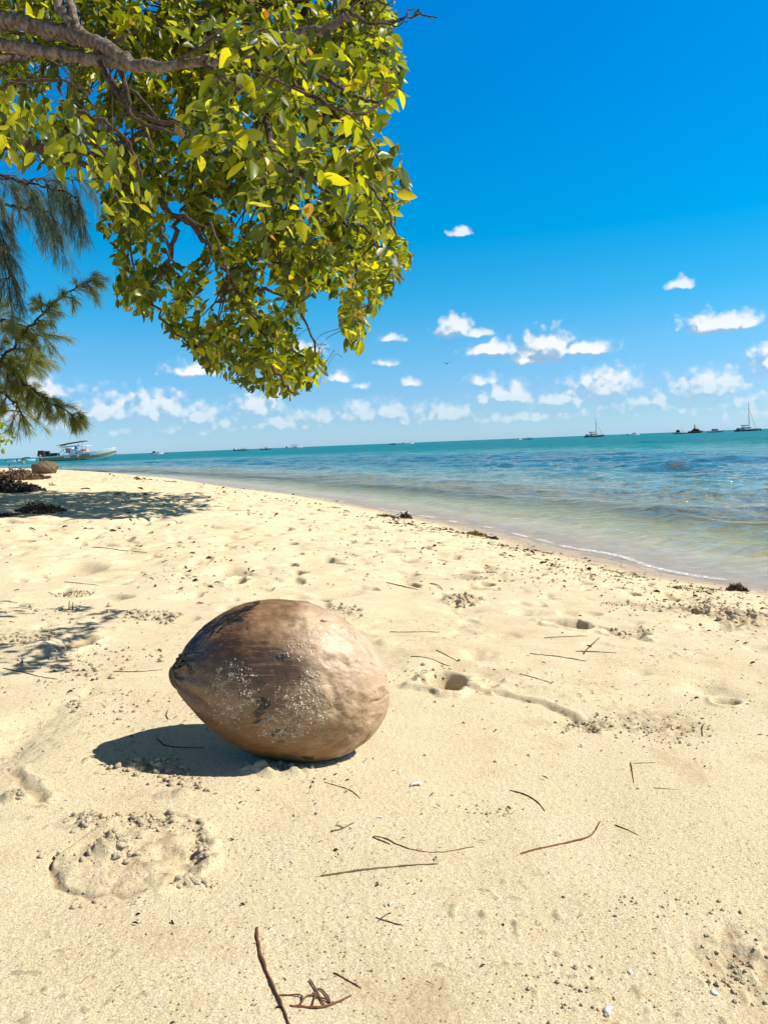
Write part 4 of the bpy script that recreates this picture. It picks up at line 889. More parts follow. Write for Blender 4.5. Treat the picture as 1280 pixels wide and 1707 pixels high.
x_, y_ = sea_pt(65.5, 122); person('person in dark shorts standing in the sea beside the boat engine', (x_, y_, -0.45), 0.3, dict(elr=(-.22, -.12, 1.2), wrr=(-.1, -.25, 1.25), har=(-.05, -.3, 1.3)))
x_, y_ = sea_pt(127, 124.5); person('person standing in the sea with arms resting on the side of the speedboat', (x_, y_, -0.55), math.pi + 0.2, dict(ell=(.30, -.18, 1.25), wrl=(.30, -.40, 1.32), hal=(.28, -.46, 1.34), elr=(-.32, -.16, 1.28), wrr=(-.36, -.40, 1.36), har=(-.36, -.46, 1.38)))
x_, y_ = sea_pt(36.5, 100); person('bather up to the chest in the sea left of the speedboat', (x_, y_, -1.2), 0.5, {})

def small_boat(px, dist, wpx, label, hull_m, top=None, cab=0.35, hs=0.5, hb=0.9, engines=1, people=0, name='motorboat', cat='boat', rz=None, low=1.0, top_m=None):
    L = wpx * dist / F_PX; k = L / 6.5; x, y = sea_pt(px, dist)
    b = thing(name, label, cat, (x, y, 0), rz if rz is not None else rng.uniform(-0.25, 0.25))
    hull_mesh('hull', L, L * 0.27, hs * k * low, hb * k * low, b, [m_white if hull_m is not m_navy else m_navy, hull_m], 0.5)
    if cab:
        mb = MB(); mb.box((0.2 * k, 0, (hs + cab / 2 + .1) * k), (2.0 * k, 1.1 * k, (cab + .2) * k), 0, 0.7, 0.1 * k); c = mb.build('cabin', m_white if top != 'dark' else m_navy, b, False)
        mb = MB(); mb.box((0.35 * k, 0, (hs + cab * 0.8 + .1) * k), (1.55 * k, 1.14 * k, cab * 0.35 * k), 0, 0.9, 0.05 * k); mb.build('window', m_glassd, c, False)
    for e in range(engines): outboard(b, -L / 2 - 0.05 * k, (e - (engines - 1) / 2) * 0.6 * k, 0.1 * k, 0.9 * k)
    if top_m is not None: canopy(b, -0.2 * k, 0, hs * k, (hs + 1.25) * k, 2.6 * k, 1.5 * k, top_m, 0.08)
    return b
small_boat(20, 150, 22, 'small white boat at the far left edge under the green shrub', m_white, hs=.5, hb=.8, rz=0.1)
small_boat(42, 140, 30, 'pale teal boat with a small dark sunshade, left of the speedboat', m_aqua, cab=0, top_m=m_black, rz=0.05, hb=.85)
bw = small_boat(262, 300, 19, 'small white motorboat with a red seat, alone right of the big speedboat', m_white, cab=.7, hs=.6, hb=.9); 
mb = MB(); mb.box((-1.4, 0, 1.0), (1.2, 1.0, 0.7), 0, .8); mb.build('seat', m_redbrown, bw, False)
def on_board(b, xs_, k): 
    mb = MB()
b3 = small_boat(402, 420, 24, 'low dark boat crowded with passengers on the horizon, leftmost of three under the branches', m_navy, top='dark', cab=0, hs=.35, hb=.5)
for i_, dx in enumerate((-1.6, 0.0, 0.9, 1.9)):
    o = person(['passenger at the stern of the low dark boat', 'second passenger from the stern of the low dark boat', 'third passenger from the stern of the low dark boat', 'passenger nearest the bow of the low dark boat'][i_],
               (b3.location.x + dx, b3.location.y, -0.15), 0.4, {}, 1.0)
small_boat(443, 400, 18, 'small boat with a raised red brown sunshade, middle of three under the branches', m_navy, cab=.5, top_m=m_redbrown, hs=.4, hb=.7)
small_boat(491, 380, 27, 'sleek white boat with a dark sunshade, rightmost of three under the branches', m_white, cab=.4, top_m=m_black, hs=.35, hb=.75)
small_boat(655, 430, 11, 'tiny dark boat on the horizon beside a pale boat with a pole', m_navy, top='dark', cab=.6, hs=.6, hb=.8)
b7 = small_boat(681, 430, 18, 'tiny pale boat with a leaning pole on the horizon at mid picture', m_white, cab=.25, hs=.4, hb=.55)
mb = MB(); mb.tube([(0.2, 0, 0.6), (1.3, 0, 2.2)], 0.06, 5); mb.build('pole', m_darkmast, b7)
small_boat(863, 400, 13, 'tiny white boat on the horizon, left one of a close pair', m_white, top='dark', cab=.5, hs=.4, hb=.7)
small_boat(881, 390, 13, 'tiny dark boat with a tilted sunshade, right one of a close pair on the horizon', m_navy, cab=.2, top_m=m_black, hs=.4, hb=.7)
small_boat(1056, 330, 20, 'small white cabin boat between the left sailing catamaran and the dark barge', m_white, cab=.8, hs=.5, hb=.8)
yb = small_boat(1194, 330, 27, 'dark teal motor yacht between the barge and the right sailing catamaran', m_teal, cab=0, engines=0, hs=.45, hb=1.0, name='motor_yacht')
kk = 27 * 330 / F_PX / 6.5
mb = MB(); mb.box((-0.5 * kk, 0, 0.95 * kk), (3.0 * kk, 1.2 * kk, .65 * kk), 0, 0.62, -0.1); yc_ = mb.build('cabin', m_teal, yb, False)
mb = MB(); mb.box((-0.8 * kk, 0, 1.38 * kk), (2.4 * kk, 1.2 * kk, .10 * kk), 0, 0.9); mb.build('roof', m_navy, yc_, False)

def catamaran(px, dist, wpx, mast_px, label):
    L = wpx * dist / F_PX; Hm = mast_px * dist / F_PX; x, y = sea_pt(px, dist); k = L / 10
    b = thing('sailing_catamaran', label, 'catamaran', (x, y, 0), 0.12, 'catamarans anchored off the beach')
    for s_ in (-1, 1):
        h_ = hull_mesh('hull', L, 1.3 * k, 0.75 * k, 1.15 * k, b, [m_teal, m_navy], 0.4); h_.location = (0, s_ * 2.0 * k, 0)
    mb = MB(); mb.box((0.1 * L, 0, 0.95 * k), (0.60 * L, 3.6 * k, 0.35 * k)); mb.build('deck', m_white, b, False)
    mb = MB(); mb.box((-0.06 * L, 0, 1.6 * k), (0.38 * L, 3.0 * k, 1.0 * k), 0, 0.72, 0.1); c = mb.build('cabin', m_white, b, False)
    mb = MB(); mb.box((-0.05 * L, 0, 1.7 * k), (0.35 * L, 3.05 * k, 0.4 * k), 0, 0.88, 0.06); mb.build('window', m_glassd, c, False)
    mb = MB(); mb.box((-0.42 * L, 0, 1.2 * k), (0.10 * L, 3.0 * k, 0.8 * k), 0, 0.8); mb.build('stern_arch', m_navy, b, False)
    mx = 0.10 * L
    mb = MB(); mb.tube([(mx, 0, 1.2 * k), (mx - 0.05, 0, Hm * 0.5), (mx - 0.25 * k, 0, Hm)], [0.15 * k, 0.13 * k, 0.09 * k], 8); m_ = mb.build('mast', m_darkmast, b)
    mb = MB(); mb.tube([(mx - 0.2, 0, 2.75 * k), (mx - 0.40 * L, 0, 2.65 * k)], 0.26 * k, 8); mb.build('boom', m_redbrown, b)
    mb = MB(); mb.tube([(mx + 0.35 * L, 0, 1.1 * k), (mx + 0.1 * k, 0, Hm * 0.74)], 0.07 * k, 5); mb.build('forestay', m_darkmast, b)
    for s_ in (-1, 1): MB().tube([(mx - 0.3 * k, s_ * 2.0 * k, 1.1 * k), (mx - 0.1 * k, 0, Hm * 0.86)], 0.015 * k, 4).build('shroud', m_darkmast, b)
catamaran(991, 330, 30, 33, 'sailing catamaran with bare mast, the smaller and left one of two')
catamaran(1245, 300, 35, 49, 'sailing catamaran with tall bare mast near the right edge, larger of two')
# buoy
x, y = sea_pt(1267.5, 300); mb = MB(); mb.tube([(0, 0, -.3), (0, 0, .1), (0, 0, .5), (0, 0, .85), (0, 0, 1.0)], [.25, .42, .36, .14, .02], 12); b = mb.build('buoy', m_navy); b.location = (x, y, 0); tag(b, 'tiny dark mooring buoy right of the right hand catamaran', 'buoy')
# work barge with a tower, and the smaller work boat in front of it
x, y = sea_pt(1156, 320); k = 320 / F_PX
bg = thing('work_barge', 'dark rusty work barge piled with gear around a short tower', 'barge', (x, y, 0), 0.05)
hull_mesh('hull', 32 * k, 9 * k, 2.2 * k, 3.6 * k, bg, [m_rust, m_rust], 0.5)
mb = MB()
for _ in range(46):
    xx = rng.uniform(-9, 10); hh_ = 2.5 + 4.6 * math.exp(-((xx - 4) / 6.5) ** 4) * rng.uniform(.5, 1.0); mb.box((xx * k, rng.uniform(-2, 2) * k, (1 + hh_ / 2) * k), (rng.uniform(1.0, 3) * k, rng.uniform(1, 3) * k, hh_ * k), 0, rng.uniform(.4, .9), rng.uniform(-.3, .3) * k)
mb.build('deck_load', m_rust, bg, False)
mb = MB(); mb.box((2.0 * k, 0, 8 * k), (1.8 * k, 1.8 * k, 11 * k), 0, 0.6); mb.tube([(2 * k, 0, 12 * k), (2 * k, 0, 15 * k)], 0.3 * k, 5); mb.tube([(5.2 * k, 0, 6 * k), (5.6 * k, 0, 12 * k)], 0.22 * k, 5); mb.build('tower', m_rust, bg, False)
x, y = sea_pt(1135, 312); k = 312 / F_PX
wb = thing('work_boat', 'dark work boat with a round awning and leaning boom beside the rusty barge', 'boat', (x, y, 0), 0.05)
hull_mesh('hull', 24 * k, 7 * k, 1.8 * k, 2.4 * k, wb, [m_white, m_rust], 0.6)
mb = MB(); mb.box((-5 * k, 0, 3.6 * k), (7 * k, 4.5 * k, 4 * k), 0, 0.6); mb.build('wheelhouse', m_rust, wb, False)
mb = MB(); mb.tube([(-5 * k, 0, 5.2 * k), (-5 * k, 0, 6.0 * k), (-5 * k, 0, 6.7 * k), (-5 * k, 0, 7.0 * k)], [3.2 * k, 2.8 * k, 1.6 * k, .2 * k], 10); mb.build('awning', m_redbrown, wb)
mb = MB(); mb.tube([(4 * k, 0, 3 * k), (0.5 * k, 0, 9.5 * k)], .28 * k, 5); mb.build('boom', m_darkmast, wb)
# sea bird
m_bird = simple('bird_feather', (0.05, 0.05, 0.055), 0.8, 0.2)
d = pray(745, 606); q = np.array([0, 0, CAM_H]) + d * 60
mb = MB(); mb.tube([(0, .18, 0), (0, .1, .01), (0, -.05, 0), (0, -.2, 0)], [.01, .05, .05, .012], 8)
brd = mb.build('sea_bird', m_bird); brd.location = q; tag(brd, 'tiny dark bird flying high over the sea at mid picture', 'bird')
for s_ in (-1, 1):
    mesh_np('wing', [(0, .05, .02), (0, -.06, .02), (s_ * .22, .04, .10), (s_ * .22, -.05, .10), (s_ * .45, -.05, .05), (s_ * .1, .06, .05)] + [(0, .05, .01), (0, -.06, .01), (s_ * .22, .04, .09), (s_ * .22, -.05, .09), (s_ * .45, -.06, .045)],
            [(0, 1, 3, 2), (2, 3, 4), (6, 8, 9, 7), (8, 10, 9)], m_bird, brd, False)

# ------------------------------------------------------------------ beach: rock, weed, litter
def rock(px, py, wpx, hpx, name, label, cat, mat, seed, depth_f=0.8, flat=0.0):
    x, y, z = on_sand(px, py); s_ = y / F_PX; bm = bmesh.new(); bmesh.ops.create_icosphere(bm, subdivisions=5, radius=1.0)
    V = np.array([v.co[:] for v in bm.verts]); F_ = [[v.index for v in f.verts] for f in bm.faces]; bm.free()
    r_ = np.random.default_rng(seed); d_ = np.ones(len(V))
    for q in range(14):
        n_ = r_.normal(size=3); n_ /= np.linalg.norm(n_); c_ = 0.62 + 0.3 * r_.random(); pr_ = V @ n_; d_ = np.where(pr_ > c_, np.minimum(d_, c_ / np.maximum(pr_, 1e-6)), d_)
    V = V * d_[:, None]; V += V * (0.05 * fbm(V[:, 0] * 3 + V[:, 2] * 2, V[:, 1] * 3 + seed, 4, seed))[:, None]
    V[:, 0] *= wpx * s_ / 2; V[:, 1] *= wpx * s_ / 2 * depth_f; V[:, 2] = V[:, 2] * hpx * s_ * 0.75 + hpx * s_ * 0.24
    o = mesh_np(name, V, np.array(F_), mat); o.location = (x, y, z); tag(o, label, cat); return o
m_rock = simple('rock', (0.15, 0.105, 0.065), 0.9, 0.2, 0.5, 4, 0.8)
rock(75, 789, 52, 22, 'boulder', 'grey brown boulder on the sand in front of the speedboat', 'boulder', m_rock, 5)

def weed_mat(name, cols):
    m, t, out = new_mat(name); rnd = t.new('ShaderNodeNewGeometry').outputs['Random Per Island']; t.l.new(bsdf(t, t.ramp(rnd, cols), 0.7, 0.3), out.inputs[0]); return m
m_weedr = weed_mat('red_brown_weed', [(0, (0.045, 0.024, 0.013)), (0.6, (0.13, 0.072, 0.038)), (1, (0.25, 0.15, 0.08))])
m_weedd = weed_mat('dark_weed', [(0, (0.010, 0.008, 0.007)), (0.7, (0.035, 0.026, 0.02)), (1, (0.10, 0.07, 0.045))])
m_weedy = weed_mat('yellow_weed', [(0, (0.10, 0.05, 0.015)), (0.6, (0.26, 0.15, 0.025)), (1, (0.42, 0.30, 0.05))])
m_weedg = weed_mat('green_weed', [(0, (0.07, 0.06, 0.02)), (0.6, (0.16, 0.15, 0.03)), (1, (0.30, 0.27, 0.08))])
def weed(px, py, wx, wy, hpx, label, mat, n=260, blade=0.22, name='seaweed_clump', wid=0.12, ang=0.0):
    """heap of many curled blades on an irregular mound; wx, wy half extents on the ground in photo px"""
    x, y, z = on_sand(px, py); s_ = y / F_PX; xa, ya, _ = gz(px, py - wy); xb, yb, _ = gz(px, py + wy); ry = min(abs(ya - yb) / 2, wx * s_ * 1.4) + 0.01; rx = wx * s_; H_ = hpx * s_
    a_ = rng.uniform(0, 2 * np.pi, n); r_ = np.sqrt(rng.random(n)); bx, by = r_ * np.cos(a_) * rx, r_ * np.sin(a_) * ry
    ca, sa = math.cos(ang), math.sin(ang); gx2, gy2 = bx * ca - by * sa, bx * sa + by * ca
    gh = ground_at(x + gx2, y + gy2) - z; mound = H_ * np.clip(1 - r_ ** 1.6, 0, 1) * (0.45 + 0.6 * np.clip(fbm(bx / rx * 2.2 + 5, by / ry * 2 + px, 2, 7) + 0.5, 0, 1)); hz = gh + mound * rng.uniform(0.2, 1.0, n)
    sz = max(H_, rx * 0.08) * blade * rng.uniform(0.6, 1.7, n); sz = np.maximum(sz, 0.9 * s_)
    ax = rng.normal(size=(n, 3)) * [1, 1, 0.7]; ax /= np.linalg.norm(ax, axis=1)[:, None]
    V, F_ = leaf_arrays(np.stack([gx2, gy2, hz], 1), ax, rng.normal(size=(n, 3)), sz * 1.15, sz * 1.7 * wid * 4, 0.9, 1.0)
    # solid core mound
    core = MB(); k = 16; cv = []; cf = []
    for i_ in range(6):
        rr_ = 1 - i_ / 5.5 * 0.95
        for j_ in range(k):
            t_ = 2 * math.pi * j_ / k; wv_ = 0.8 + 0.25 * math.sin(j_ * 2.3 + px) ; cx_, cy_ = rx * .85 * rr_ * math.cos(t_) * wv_, ry * .85 * rr_ * math.sin(t_) * wv_
            cxx, cyy = cx_ * ca - cy_ * sa, cx_ * sa + cy_ * ca
            cv.append((cxx, cyy, -0.006 + H_ * 0.62 * (1 - rr_ ** 2) * (0.8 + 0.3 * math.sin(j_ * 1.7 + i_))))
    cv = np.array(cv); cv[:, 2] += ground_at(x + cv[:, 0], y + cv[:, 1]) - z
    cf = [(i_ * k + j_, i_ * k + (j_ + 1) % k, (i_ + 1) * k + (j_ + 1) % k, (i_ + 1) * k + j_) for i_ in range(5) for j_ in range(k)] + [tuple(5 * k + j_ for j_ in range(k))]
    nv_ = len(V); allv = np.concatenate([V, np.array(cv)]); allf = [tuple(q) for q in F_] + [tuple(i_ + nv_ for i_ in q) for q in cf]
    o = mesh_np(name, allv, allf, mat, None, False); o.location = (x, y, z); return tag(o, label, 'seaweed')
weed(8, 800, 66, 5, 24, 'long reddish brown heap of dried weed left of the boulder', m_weedr, 2200, .10)
weed(12, 820, 54, 4, 30, 'tall black heap of weed at the left edge in the tree shade', m_weedd, 2200, .10)
weed(86, 809, 8, 1.6, 4, 'small flat dark scrap of weed between the heaps and the tree shadow', m_weedr, 60)
weed(70, 854, 36, 4, 18, 'brown crinkled seaweed clump lying on sunlit sand near the left edge', m_weedr, 1400, .13)
weed(4, 862, 26, 3, 7, 'low dark weed clump cut by the left edge, lowest of the heaps', m_weedd, 260)
weed(-6, 838, 18, 2, 5, 'thin dark scrap of weed at the left edge between two heaps', m_weedd, 120)
weed(118, 990, 44, 4, 4, 'thin reddish strip of weed on the sand up and left of the coconut', m_weedy if False else m_weedr, 260, .35, ang=-0.35)
weed(652, 862, 24, 3, 6, 'low brown weed strand at the water edge behind the coconut', m_weedd, 260)
weed(677, 864, 9, 3, 11, 'upright brown weed tuft at the end of a low weed strand by the water', m_weedr, 200)
weed(797, 893, 19, 3.5, 8, 'yellow brown weed clump on the tidemark, right of the two dark ones', m_weedy, 320)
weed(824, 899, 7, 3, 7, 'small dark weed lump beside the yellow weed clump', m_weedd, 140)
weed(760, 889, 14, 2, 2.5, 'flat dark weed scrap left of the yellow weed clump', m_weedd, 90)
weed(1229, 983, 14, 4, 15, 'round brown weed ball at the water edge near the right side', m_weedr, 900, .13)
weed(1155, 982, 42, 3, 4, 'long flat green strand of weed beside the round weed ball', m_weedg, 240, .4, ang=-0.25)
weed(1040, 956, 34, 2.5, 3, 'flat green brown strand of weed further up the tidemark', m_weedg, 170, .4, ang=-0.3)
weed(1035, 1008, 40, 3, 2.5, 'faint brown strand of weed on dry sand below the tidemark', m_weedr, 120, .4, ang=-0.35)
weed(560, 846, 14, 1.5, 3, 'small dark scrap of weed at the water edge above the coconut', m_weedd, 70)
weed(290, 803, 9, 1.2, 3, 'tiny dark weed scrap near the far waterline', m_weedd, 50)
weed(1185, 982, 20, 2, 3, 'dark end piece of weed just left of the round weed ball', m_weedd, 90, .4)

# drift needles and twigs: real thin tubes resting on the sand
m_stem = simple('red_brown_twig', (0.16, 0.065, 0.03), 0.7, 0.3, 0.35, 120); m_stem2 = simple('olive_twig', (0.13, 0.10, 0.045), 0.7, 0.3, 0.35, 120); m_stem3 = simple('grey_twig', (0.09, 0.06, 0.04), 0.8, 0.3, 0.35, 120)
def twig(pts, wpx, label, mat=None, lift=0.6, group='fallen needles and twigs on the sand', forks=()):
    P_ = []
    for (a_, b_) in pts: P_.append(gz(a_, b_)[:2])
    P_ = np.array([(q[0], q[1], 0) for q in P_]); C_ = curve(P_, 7)[:, :2] if len(P_) > 1 else P_
    s_ = C_[:, 1].mean() / F_PX; r_ = max(wpx * s_ / 2, 0.0005); g_ = ground_at(C_[:, 0], C_[:, 1])
    g_ = np.maximum(g_, np.interp(np.arange(len(g_)), [0, len(g_) - 1], [g_[0], g_[-1]])); C3 = np.stack([C_[:, 0] + rng.normal(size=len(C_)) * r_ * .15, C_[:, 1] + rng.normal(size=len(C_)) * r_ * .15, g_ + r_ * (lift - 0.5 + 1.0 * np.abs(pn(np.arange(len(C_)) * .23 + pts[0][0], np.zeros(len(C_)))))], 1)
    o0 = C3[0].copy(); mb = MB(); mb.tube(C3 - o0, r_ * np.interp(np.linspace(0, 1, len(C3)), [0, .3, 1], [1.0, 1.0, .5]) * (1 + 0.08 * rng.normal(size=len(C3))), 6)
    for f_ in forks:
        Q = np.array([(*gz(a_, b_)[:2], 0) for a_, b_ in f_]); Q = curve(Q, 5)[:, :2]; gq = ground_at(Q[:, 0], Q[:, 1]); mb.tube(np.stack([Q[:, 0], Q[:, 1], gq + r_ * 1.2], 1) - o0, r_ * 0.6, 5)
    o = mb.build('twig', mat or m_stem3); o.location = o0; return tag(o, label, 'twig', group)
twig([(428, 1545), (431, 1575), (450, 1628), (470, 1670), (487, 1715)], 6.0, 'long reddish twig curving down to the bottom edge below the coconut', m_stem)
twig([(535, 1457), (600, 1448), (665, 1442), (730, 1437)], 4.2, 'straight olive twig below and right of the coconut', m_stem2)
twig([(650, 1403), (622, 1392), (640, 1393), (680, 1410), (730, 1417), (790, 1407)], 2.8, 'thin hooked brown needle above the straight olive twig', m_stem)
twig([(868, 1420), (910, 1408), (955, 1396), (985, 1384), (1000, 1361)], 3.6, 'brown needle bent up like a hook in the right foreground', m_stem)
twig([(850, 1312), (875, 1319), (896, 1332), (908, 1347)], 2.4, 'short arched needle above the bent brown hook', m_stem)
twig([(1051, 1272), (1056, 1303)], 2.6, 'short upright dark twig at right foreground', m_stem)
twig([(1056, 1274), (1092, 1272)], 1.6, 'faint flat needle touching the short upright twig', m_stem2)
twig([(1025, 1367), (1045, 1376), (1065, 1386)], 2.4, 'short slanting needle right of the hook shaped needle', m_stem)
twig([(463, 1651), (500, 1651), (502, 1662), (490, 1668)], 3, 'short forked twig crossing the long reddish twig', m_stem)
twig([(483, 1667), (530, 1669), (560, 1660), (585, 1648)], 5, 'ragged brown twig with curled shreds near the bottom edge', m_stem, forks=([(500, 1665), (515, 1650), (540, 1655), (548, 1660)], [(520, 1668), (530, 1640), (545, 1650), (550, 1662)], [(540, 1666), (520, 1630), (515, 1625)]))
twig([(556, 1613), (578, 1624), (601, 1637)], 3.6, 'short reddish stick right of the ragged twig', m_stem)
twig([(627, 1531), (650, 1538), (672, 1543)], 3, 'small dark forked twig in the middle foreground', m_stem3, forks=([(630, 1537), (645, 1526), (652, 1524)],))
twig([(552, 1385), (570, 1380), (590, 1370)], 3, 'small dark forked scrap of twig below the coconut', m_stem3, forks=([(560, 1375), (572, 1379)],))
twig([(972, 1090), (985, 1076), (1000, 1064)], 2.6, 'dark needle standing at a slant among flat ones right of the coconut', m_stem3)
twig([(907, 1064), (945, 1062), (978, 1061)], 1.9, 'flat dark needle above the slanting one', m_stem3)
twig([(883, 1090), (930, 1094), (977, 1100)], 2.0, 'long flat needle left of the slanting one', m_stem3)
twig([(959, 1086), (995, 1087), (1028, 1089)], 1.8, 'flat needle crossing the foot of the slanting one', m_stem3)
twig([(727, 1089), (745, 1096), (764, 1104)], 2.2, 'short dark needle right of the coconut, sloping down to the right', m_stem3)
twig([(685, 1106), (715, 1108), (750, 1113)], 2.2, 'flat dark needle close to the right side of the coconut', m_stem3)
twig([(649, 1050), (690, 1051), (733, 1052)], 1.9, 'long straight needle level with the top right of the coconut', m_stem3)
twig([(644, 970), (670, 975), (697, 980)], 1.8, 'thin pale needle on the sand above the coconut', m_stem2)
twig([(716, 970), (730, 974), (738, 982)], 1.8, 'short bent needle above and right of the coconut', m_stem3)
twig([(866, 1124), (895, 1133), (921, 1142)], 2.0, 'thin sloping needle above the long sinuous track', m_stem3)
twig([(1171, 1226), (1170, 1212), (1174, 1202)], 2.2, 'tiny upright needle near the right edge', m_stem3)
twig([(6, 1117), (50, 1129), (97, 1136)], 2.6, 'long thin brown needle at the left edge beside the coconut', m_stem)
twig([(190, 1121), (230, 1122), (271, 1118)], 2.2, 'thin straw coloured needle just left of the coconut tip', m_stem2)
twig([(107, 972), (135, 975), (164, 978)], 1.8, 'short straw needle above the reddish weed strip', m_stem2)
twig([(154, 918), (200, 921), (245, 923)], 1.7, 'long faint needle on far sand at left', m_stem2)
twig([(281, 1207), (278, 1200), (281, 1190)], 2.0, 'tiny reddish needle at the edge of the coconut shadow', m_stem)
twig([(262, 1238), (275, 1248), (305, 1251), (342, 1250)], 2.6, 'dark curved twig lying in the coconut shadow', m_stem3)
twig([(600, 1330), (585, 1318), (560, 1310), (540, 1305)], 1.8, 'short dark needle below the coconut, right of the crumbled sand', m_stem3)
twig([(1090, 1312), (1110, 1314), (1127, 1316)], 1.6, 'faint short needle in the right foreground', m_stem3)
for (a_, b_, h_, lb) in ((115, 1017, 16, 'left one of two short stalks standing upright in the sand'), (121, 1016, 13, 'right one of two short stalks standing upright in the sand')):
    x, y, z = on_sand(a_, b_); s_ = y / F_PX; mb = MB(); mb.tube([(0, 0, -.004), (0.001, 0, h_ * s_ * .5), (0.003, 0.001, h_ * s_)], [.0016, .0014, .001], 6); o = mb.build('stalk', m_stem2); o.location = (x, y, z); tag(o, lb, 'stalk', 'stalks standing in the sand')

# shells
m_shell = simple('white_shell', (0.80, 0.78, 0.72), 0.4, 0.5, 0.1, 90)
def shell(px, py, wpx, label, ang=0.0):
    x, y, z = on_sand(px, py); r_ = wpx * y / F_PX / 2; n = 14; V = []; Fc = []
    for i in range(6):
        for j in range(n):
            a_ = math.pi * (j / (n - 1)) * 1.1 - 0.17; q = i / 5; rr_ = r_ * q * (1 + 0.05 * math.cos(j * math.pi)); V.append((rr_ * math.cos(a_), rr_ * math.sin(a_) * 1.1 - r_ * 0.4, 0.42 * r_ * math.sin(math.pi * (0.15 + 0.75 * q)) + 0.0004))
    Fc = [(i * n + j, i * n + j + 1, (i + 1) * n + j + 1, (i + 1) * n + j) for i in range(5) for j in range(n - 1)]
    o = mesh_np('shell', V, Fc, m_shell); sd_ = o.modifiers.new('s', 'SOLIDIFY'); sd_.thickness = 0.08 * r_; o.location = (x, y, z); o.rotation_euler = (0, 0, ang); tag(o, label, 'shell', 'small white shells on the sand')
for a_ in ((633, 1361, 9, 'tiny white shell below the right end of the coconut'), (692, 1308, 20, 'broken white shell right of the coconut base', 0.3), (1014, 1675, 24, 'largest white shell fragment near the bottom right edge', 1.0), (1190, 1643, 15, 'small white shell near the bottom right corner', 2.0), (652, 1509, 12, 'white shell chip in the middle foreground', 0.8), (1050, 1611, 12, 'white shell chip above the largest fragment', 1.4), (486, 1432, 7, 'smallest white shell chip under the coconut', 1.9), (840, 1690, 8, 'white shell chip at the bottom edge', .2)):
    shell(*a_)

# crumbs of damp sand and dark flecks of drift, too many to count
m_crumb = simple('damp_sand_crumb', (0.56, 0.455, 0.31), 0.95, 0.1, 0.25, 200, 0.6)
ico = bmesh.new(); bmesh.ops.create_icosphere(ico, subdivisions=2, radius=1.0); IV = np.array([v.co[:] for v in ico.verts]); IF = np.array([[v.index for v in f.verts] for f in ico.faces]); ico.free()
def crumbs(fields, name, mat, label, icov=True):
    PX, PY, S = [], [], []
    for (px, py, wx, wy, n, s0, s1) in fields:
        PX.append(px + rng.normal(size=n) * wx * 0.5); PY.append(py + rng.normal(size=n) * wy * 0.5); S.append(s0 + (s1 - s0) * rng.random(n) ** 3)
    PX, PY, S = map(np.concatenate, (PX, PY, S)); W = gz_arr(PX, PY); G = ground_at(W[:, 0], W[:, 1]); R_ = S * W[:, 1] / F_PX / 2
    n = len(R_); D_ = 1 + 0.35 * rng.normal(size=(n, len(IV))) * 0.6; D_ = np.clip(D_, 0.5, 1.5); stretch = 0.7 + 0.6 * rng.random((n, 3)); stretch[:, 2] *= 0.8
    V = IV[None] * D_[..., None] * (R_[:, None] * stretch)[:, None, :]; V += np.stack([W[:, 0], W[:, 1], G + R_ * 0.35], 1)[:, None]
    F_ = (IF[None] + (np.arange(n) * len(IV))[:, None, None]).reshape(-1, 3); o = mesh_np(name, V.reshape(-1, 3), F_, mat); tag(o, label, 'sand crumbs', kind='stuff'); return o
crumbs([(250, 1025, 60, 9, 130, 2, 11), (570, 1018, 34, 9, 60, 2, 9), (250, 1285, 60, 11, 110, 3, 14), (300, 1305, 60, 14, 90, 2, 12), (460, 1283, 50, 6, 60, 3, 12), (150, 1375, 36, 14, 60, 3, 14), (200, 1425, 40, 14, 80, 3, 15), (255, 1375, 50, 12, 90, 3, 14), (325, 1470, 30, 10, 60, 3, 14), (335, 1415, 14, 26, 70, 3, 12),
        (100, 1440, 50, 40, 18, 3, 13), (150, 1500, 40, 20, 8, 4, 13), (150, 1100, 130, 34, 170, 2, 9), (190, 1180, 90, 30, 70, 2, 8), (90, 1025, 70, 20, 45, 2, 9), (30, 1335, 22, 8, 30, 3, 13), (40, 1065, 60, 10, 60, 3, 10), (1235, 1032, 40, 9, 160, 3, 12), (770, 1000, 34, 7, 70, 3, 11), (720, 1130, 40, 14, 50, 2, 8), (980, 1205, 50, 14, 130, 2, 7), (1100, 1210, 90, 34, 180, 2, 6),
        (1050, 1050, 40, 6, 50, 2, 7), (1150, 1010, 110, 22, 170, 2, 7), (900, 960, 200, 24, 200, 1.5, 5), (1240, 1610, 110, 60, 120, 3, 9), (960, 1640, 120, 50, 60, 3, 9), (820, 1348, 60, 10, 40, 2, 6), (1100, 1510, 140, 30, 60, 2, 7), (640, 1300, 500, 260, 160, 1.5, 5), (600, 960, 500, 60, 140, 1.5, 5), (520, 1600, 500, 90, 60, 2, 6)],
       'sand_crumbs', m_crumb, 'scattered crumbs of damp sand thrown up around the prints')
m_fleck = weed_mat('drift_fleck', [(0, (0.02, 0.013, 0.008)), (0.5, (0.07, 0.04, 0.02)), (0.9, (0.16, 0.09, 0.04)), (1, (0.25, 0.18, 0.09))])
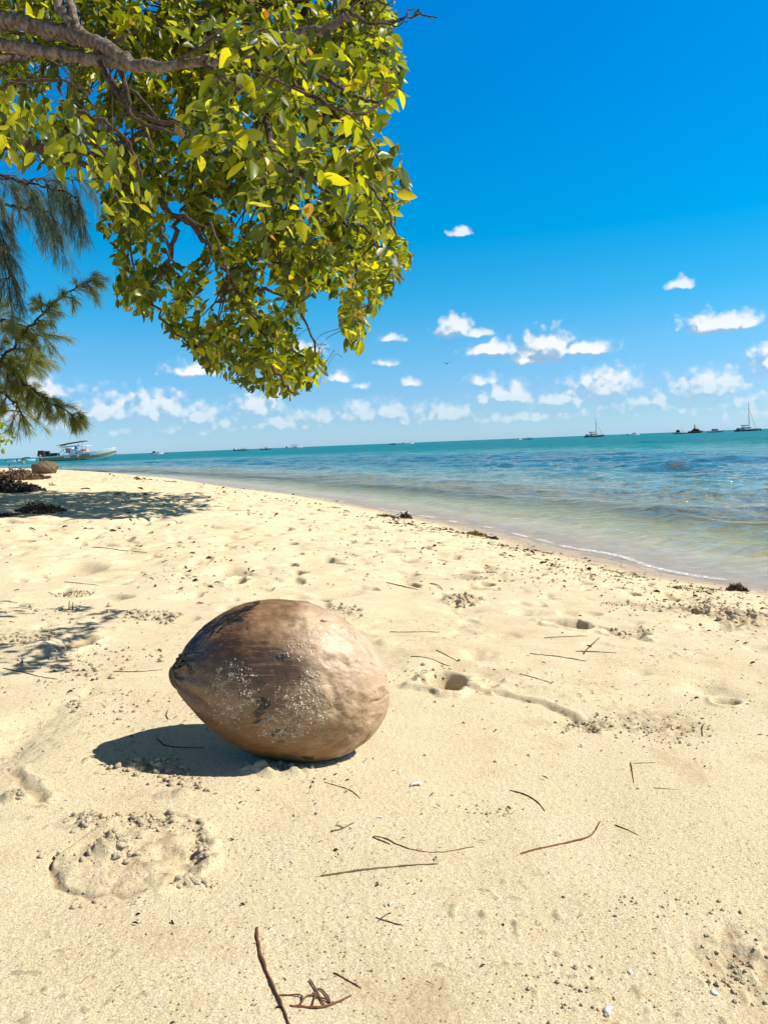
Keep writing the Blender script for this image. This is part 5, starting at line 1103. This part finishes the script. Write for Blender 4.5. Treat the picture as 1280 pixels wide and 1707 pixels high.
def flecks():
    PX, PY, S = [], [], []
    def band(pts, n, sy, s0, s1):
        P_ = np.array(pts, float); cum = np.r_[0, np.cumsum(np.hypot(*np.diff(P_, axis=0).T))]; u_ = rng.random(n) * cum[-1]
        PX.append(np.interp(u_, cum, P_[:, 0]) + rng.normal(size=n) * 5); PY.append(np.interp(u_, cum, P_[:, 1]) + rng.normal(size=n) * sy * np.interp(u_, cum, np.linspace(.4, 1.5, len(P_)))); S.append(s0 + (s1 - s0) * rng.random(n) ** 2)
    band([(180, 793), (300, 806), (430, 828), (560, 850), (700, 882), (860, 908), (1000, 945), (1130, 975), (1290, 1000)], 430, 4, 2, 6)
    band([(640, 862), (760, 890), (900, 930), (1010, 965), (1130, 1000), (1290, 1030)], 640, 9, 2, 7)
    band([(400, 850), (600, 890), (800, 935), (1000, 1000), (1280, 1070)], 330, 16, 2, 6)
    def blob(px, py, wx, wy, n, s0, s1): PX.append(px + rng.normal(size=n) * wx * .5); PY.append(py + rng.normal(size=n) * wy * .5); S.append(s0 + (s1 - s0) * rng.random(n) ** 3)
    blob(300, 960, 80, 50, 130, 2, 8); blob(640, 1200, 900, 300, 420, 1.5, 6); blob(560, 1350, 300, 90, 130, 2, 8); blob(640, 1550, 900, 200, 300, 2, 8); blob(250, 830, 300, 20, 130, 2, 8); blob(150, 880, 200, 30, 110, 2, 8); blob(500, 930, 500, 40, 170, 2, 6); blob(120, 1150, 160, 80, 160, 2, 7); blob(1100, 1150, 300, 90, 180, 2, 6)
    px, py, s = map(np.concatenate, (PX, PY, S)); ok = (py > 780) & (px > -200) & (px < 1480); px, py, s = px[ok], py[ok], s[ok]
    W = gz_arr(px, py); d_ = shore(W[:, 0], W[:, 1]); ok = d_ > 0.05; W, s = W[ok], s[ok]; G = ground_at(W[:, 0], W[:, 1]); L = np.minimum(s * W[:, 1] / F_PX, 0.10) * 1.9
    n = len(L); an = rng.random(n) * np.pi * 2; ax = np.stack([np.cos(an), np.sin(an), rng.normal(size=n) * 0.25], 1)
    V, F_ = leaf_arrays(np.stack([W[:, 0], W[:, 1], G + L * 0.10 + 0.0006], 1), ax, np.stack([rng.normal(size=n) * .4, rng.normal(size=n) * .4, np.ones(n)], 1), L, L * rng.uniform(0.07, 0.30, n), 0.8, 0.5)
    o = mesh_np('beach_litter', V, F_, m_fleck, None, False); tag(o, 'dark flecks of dried weed and bark strewn along the tidemark and over the sand', 'beach litter', kind='stuff')
flecks()
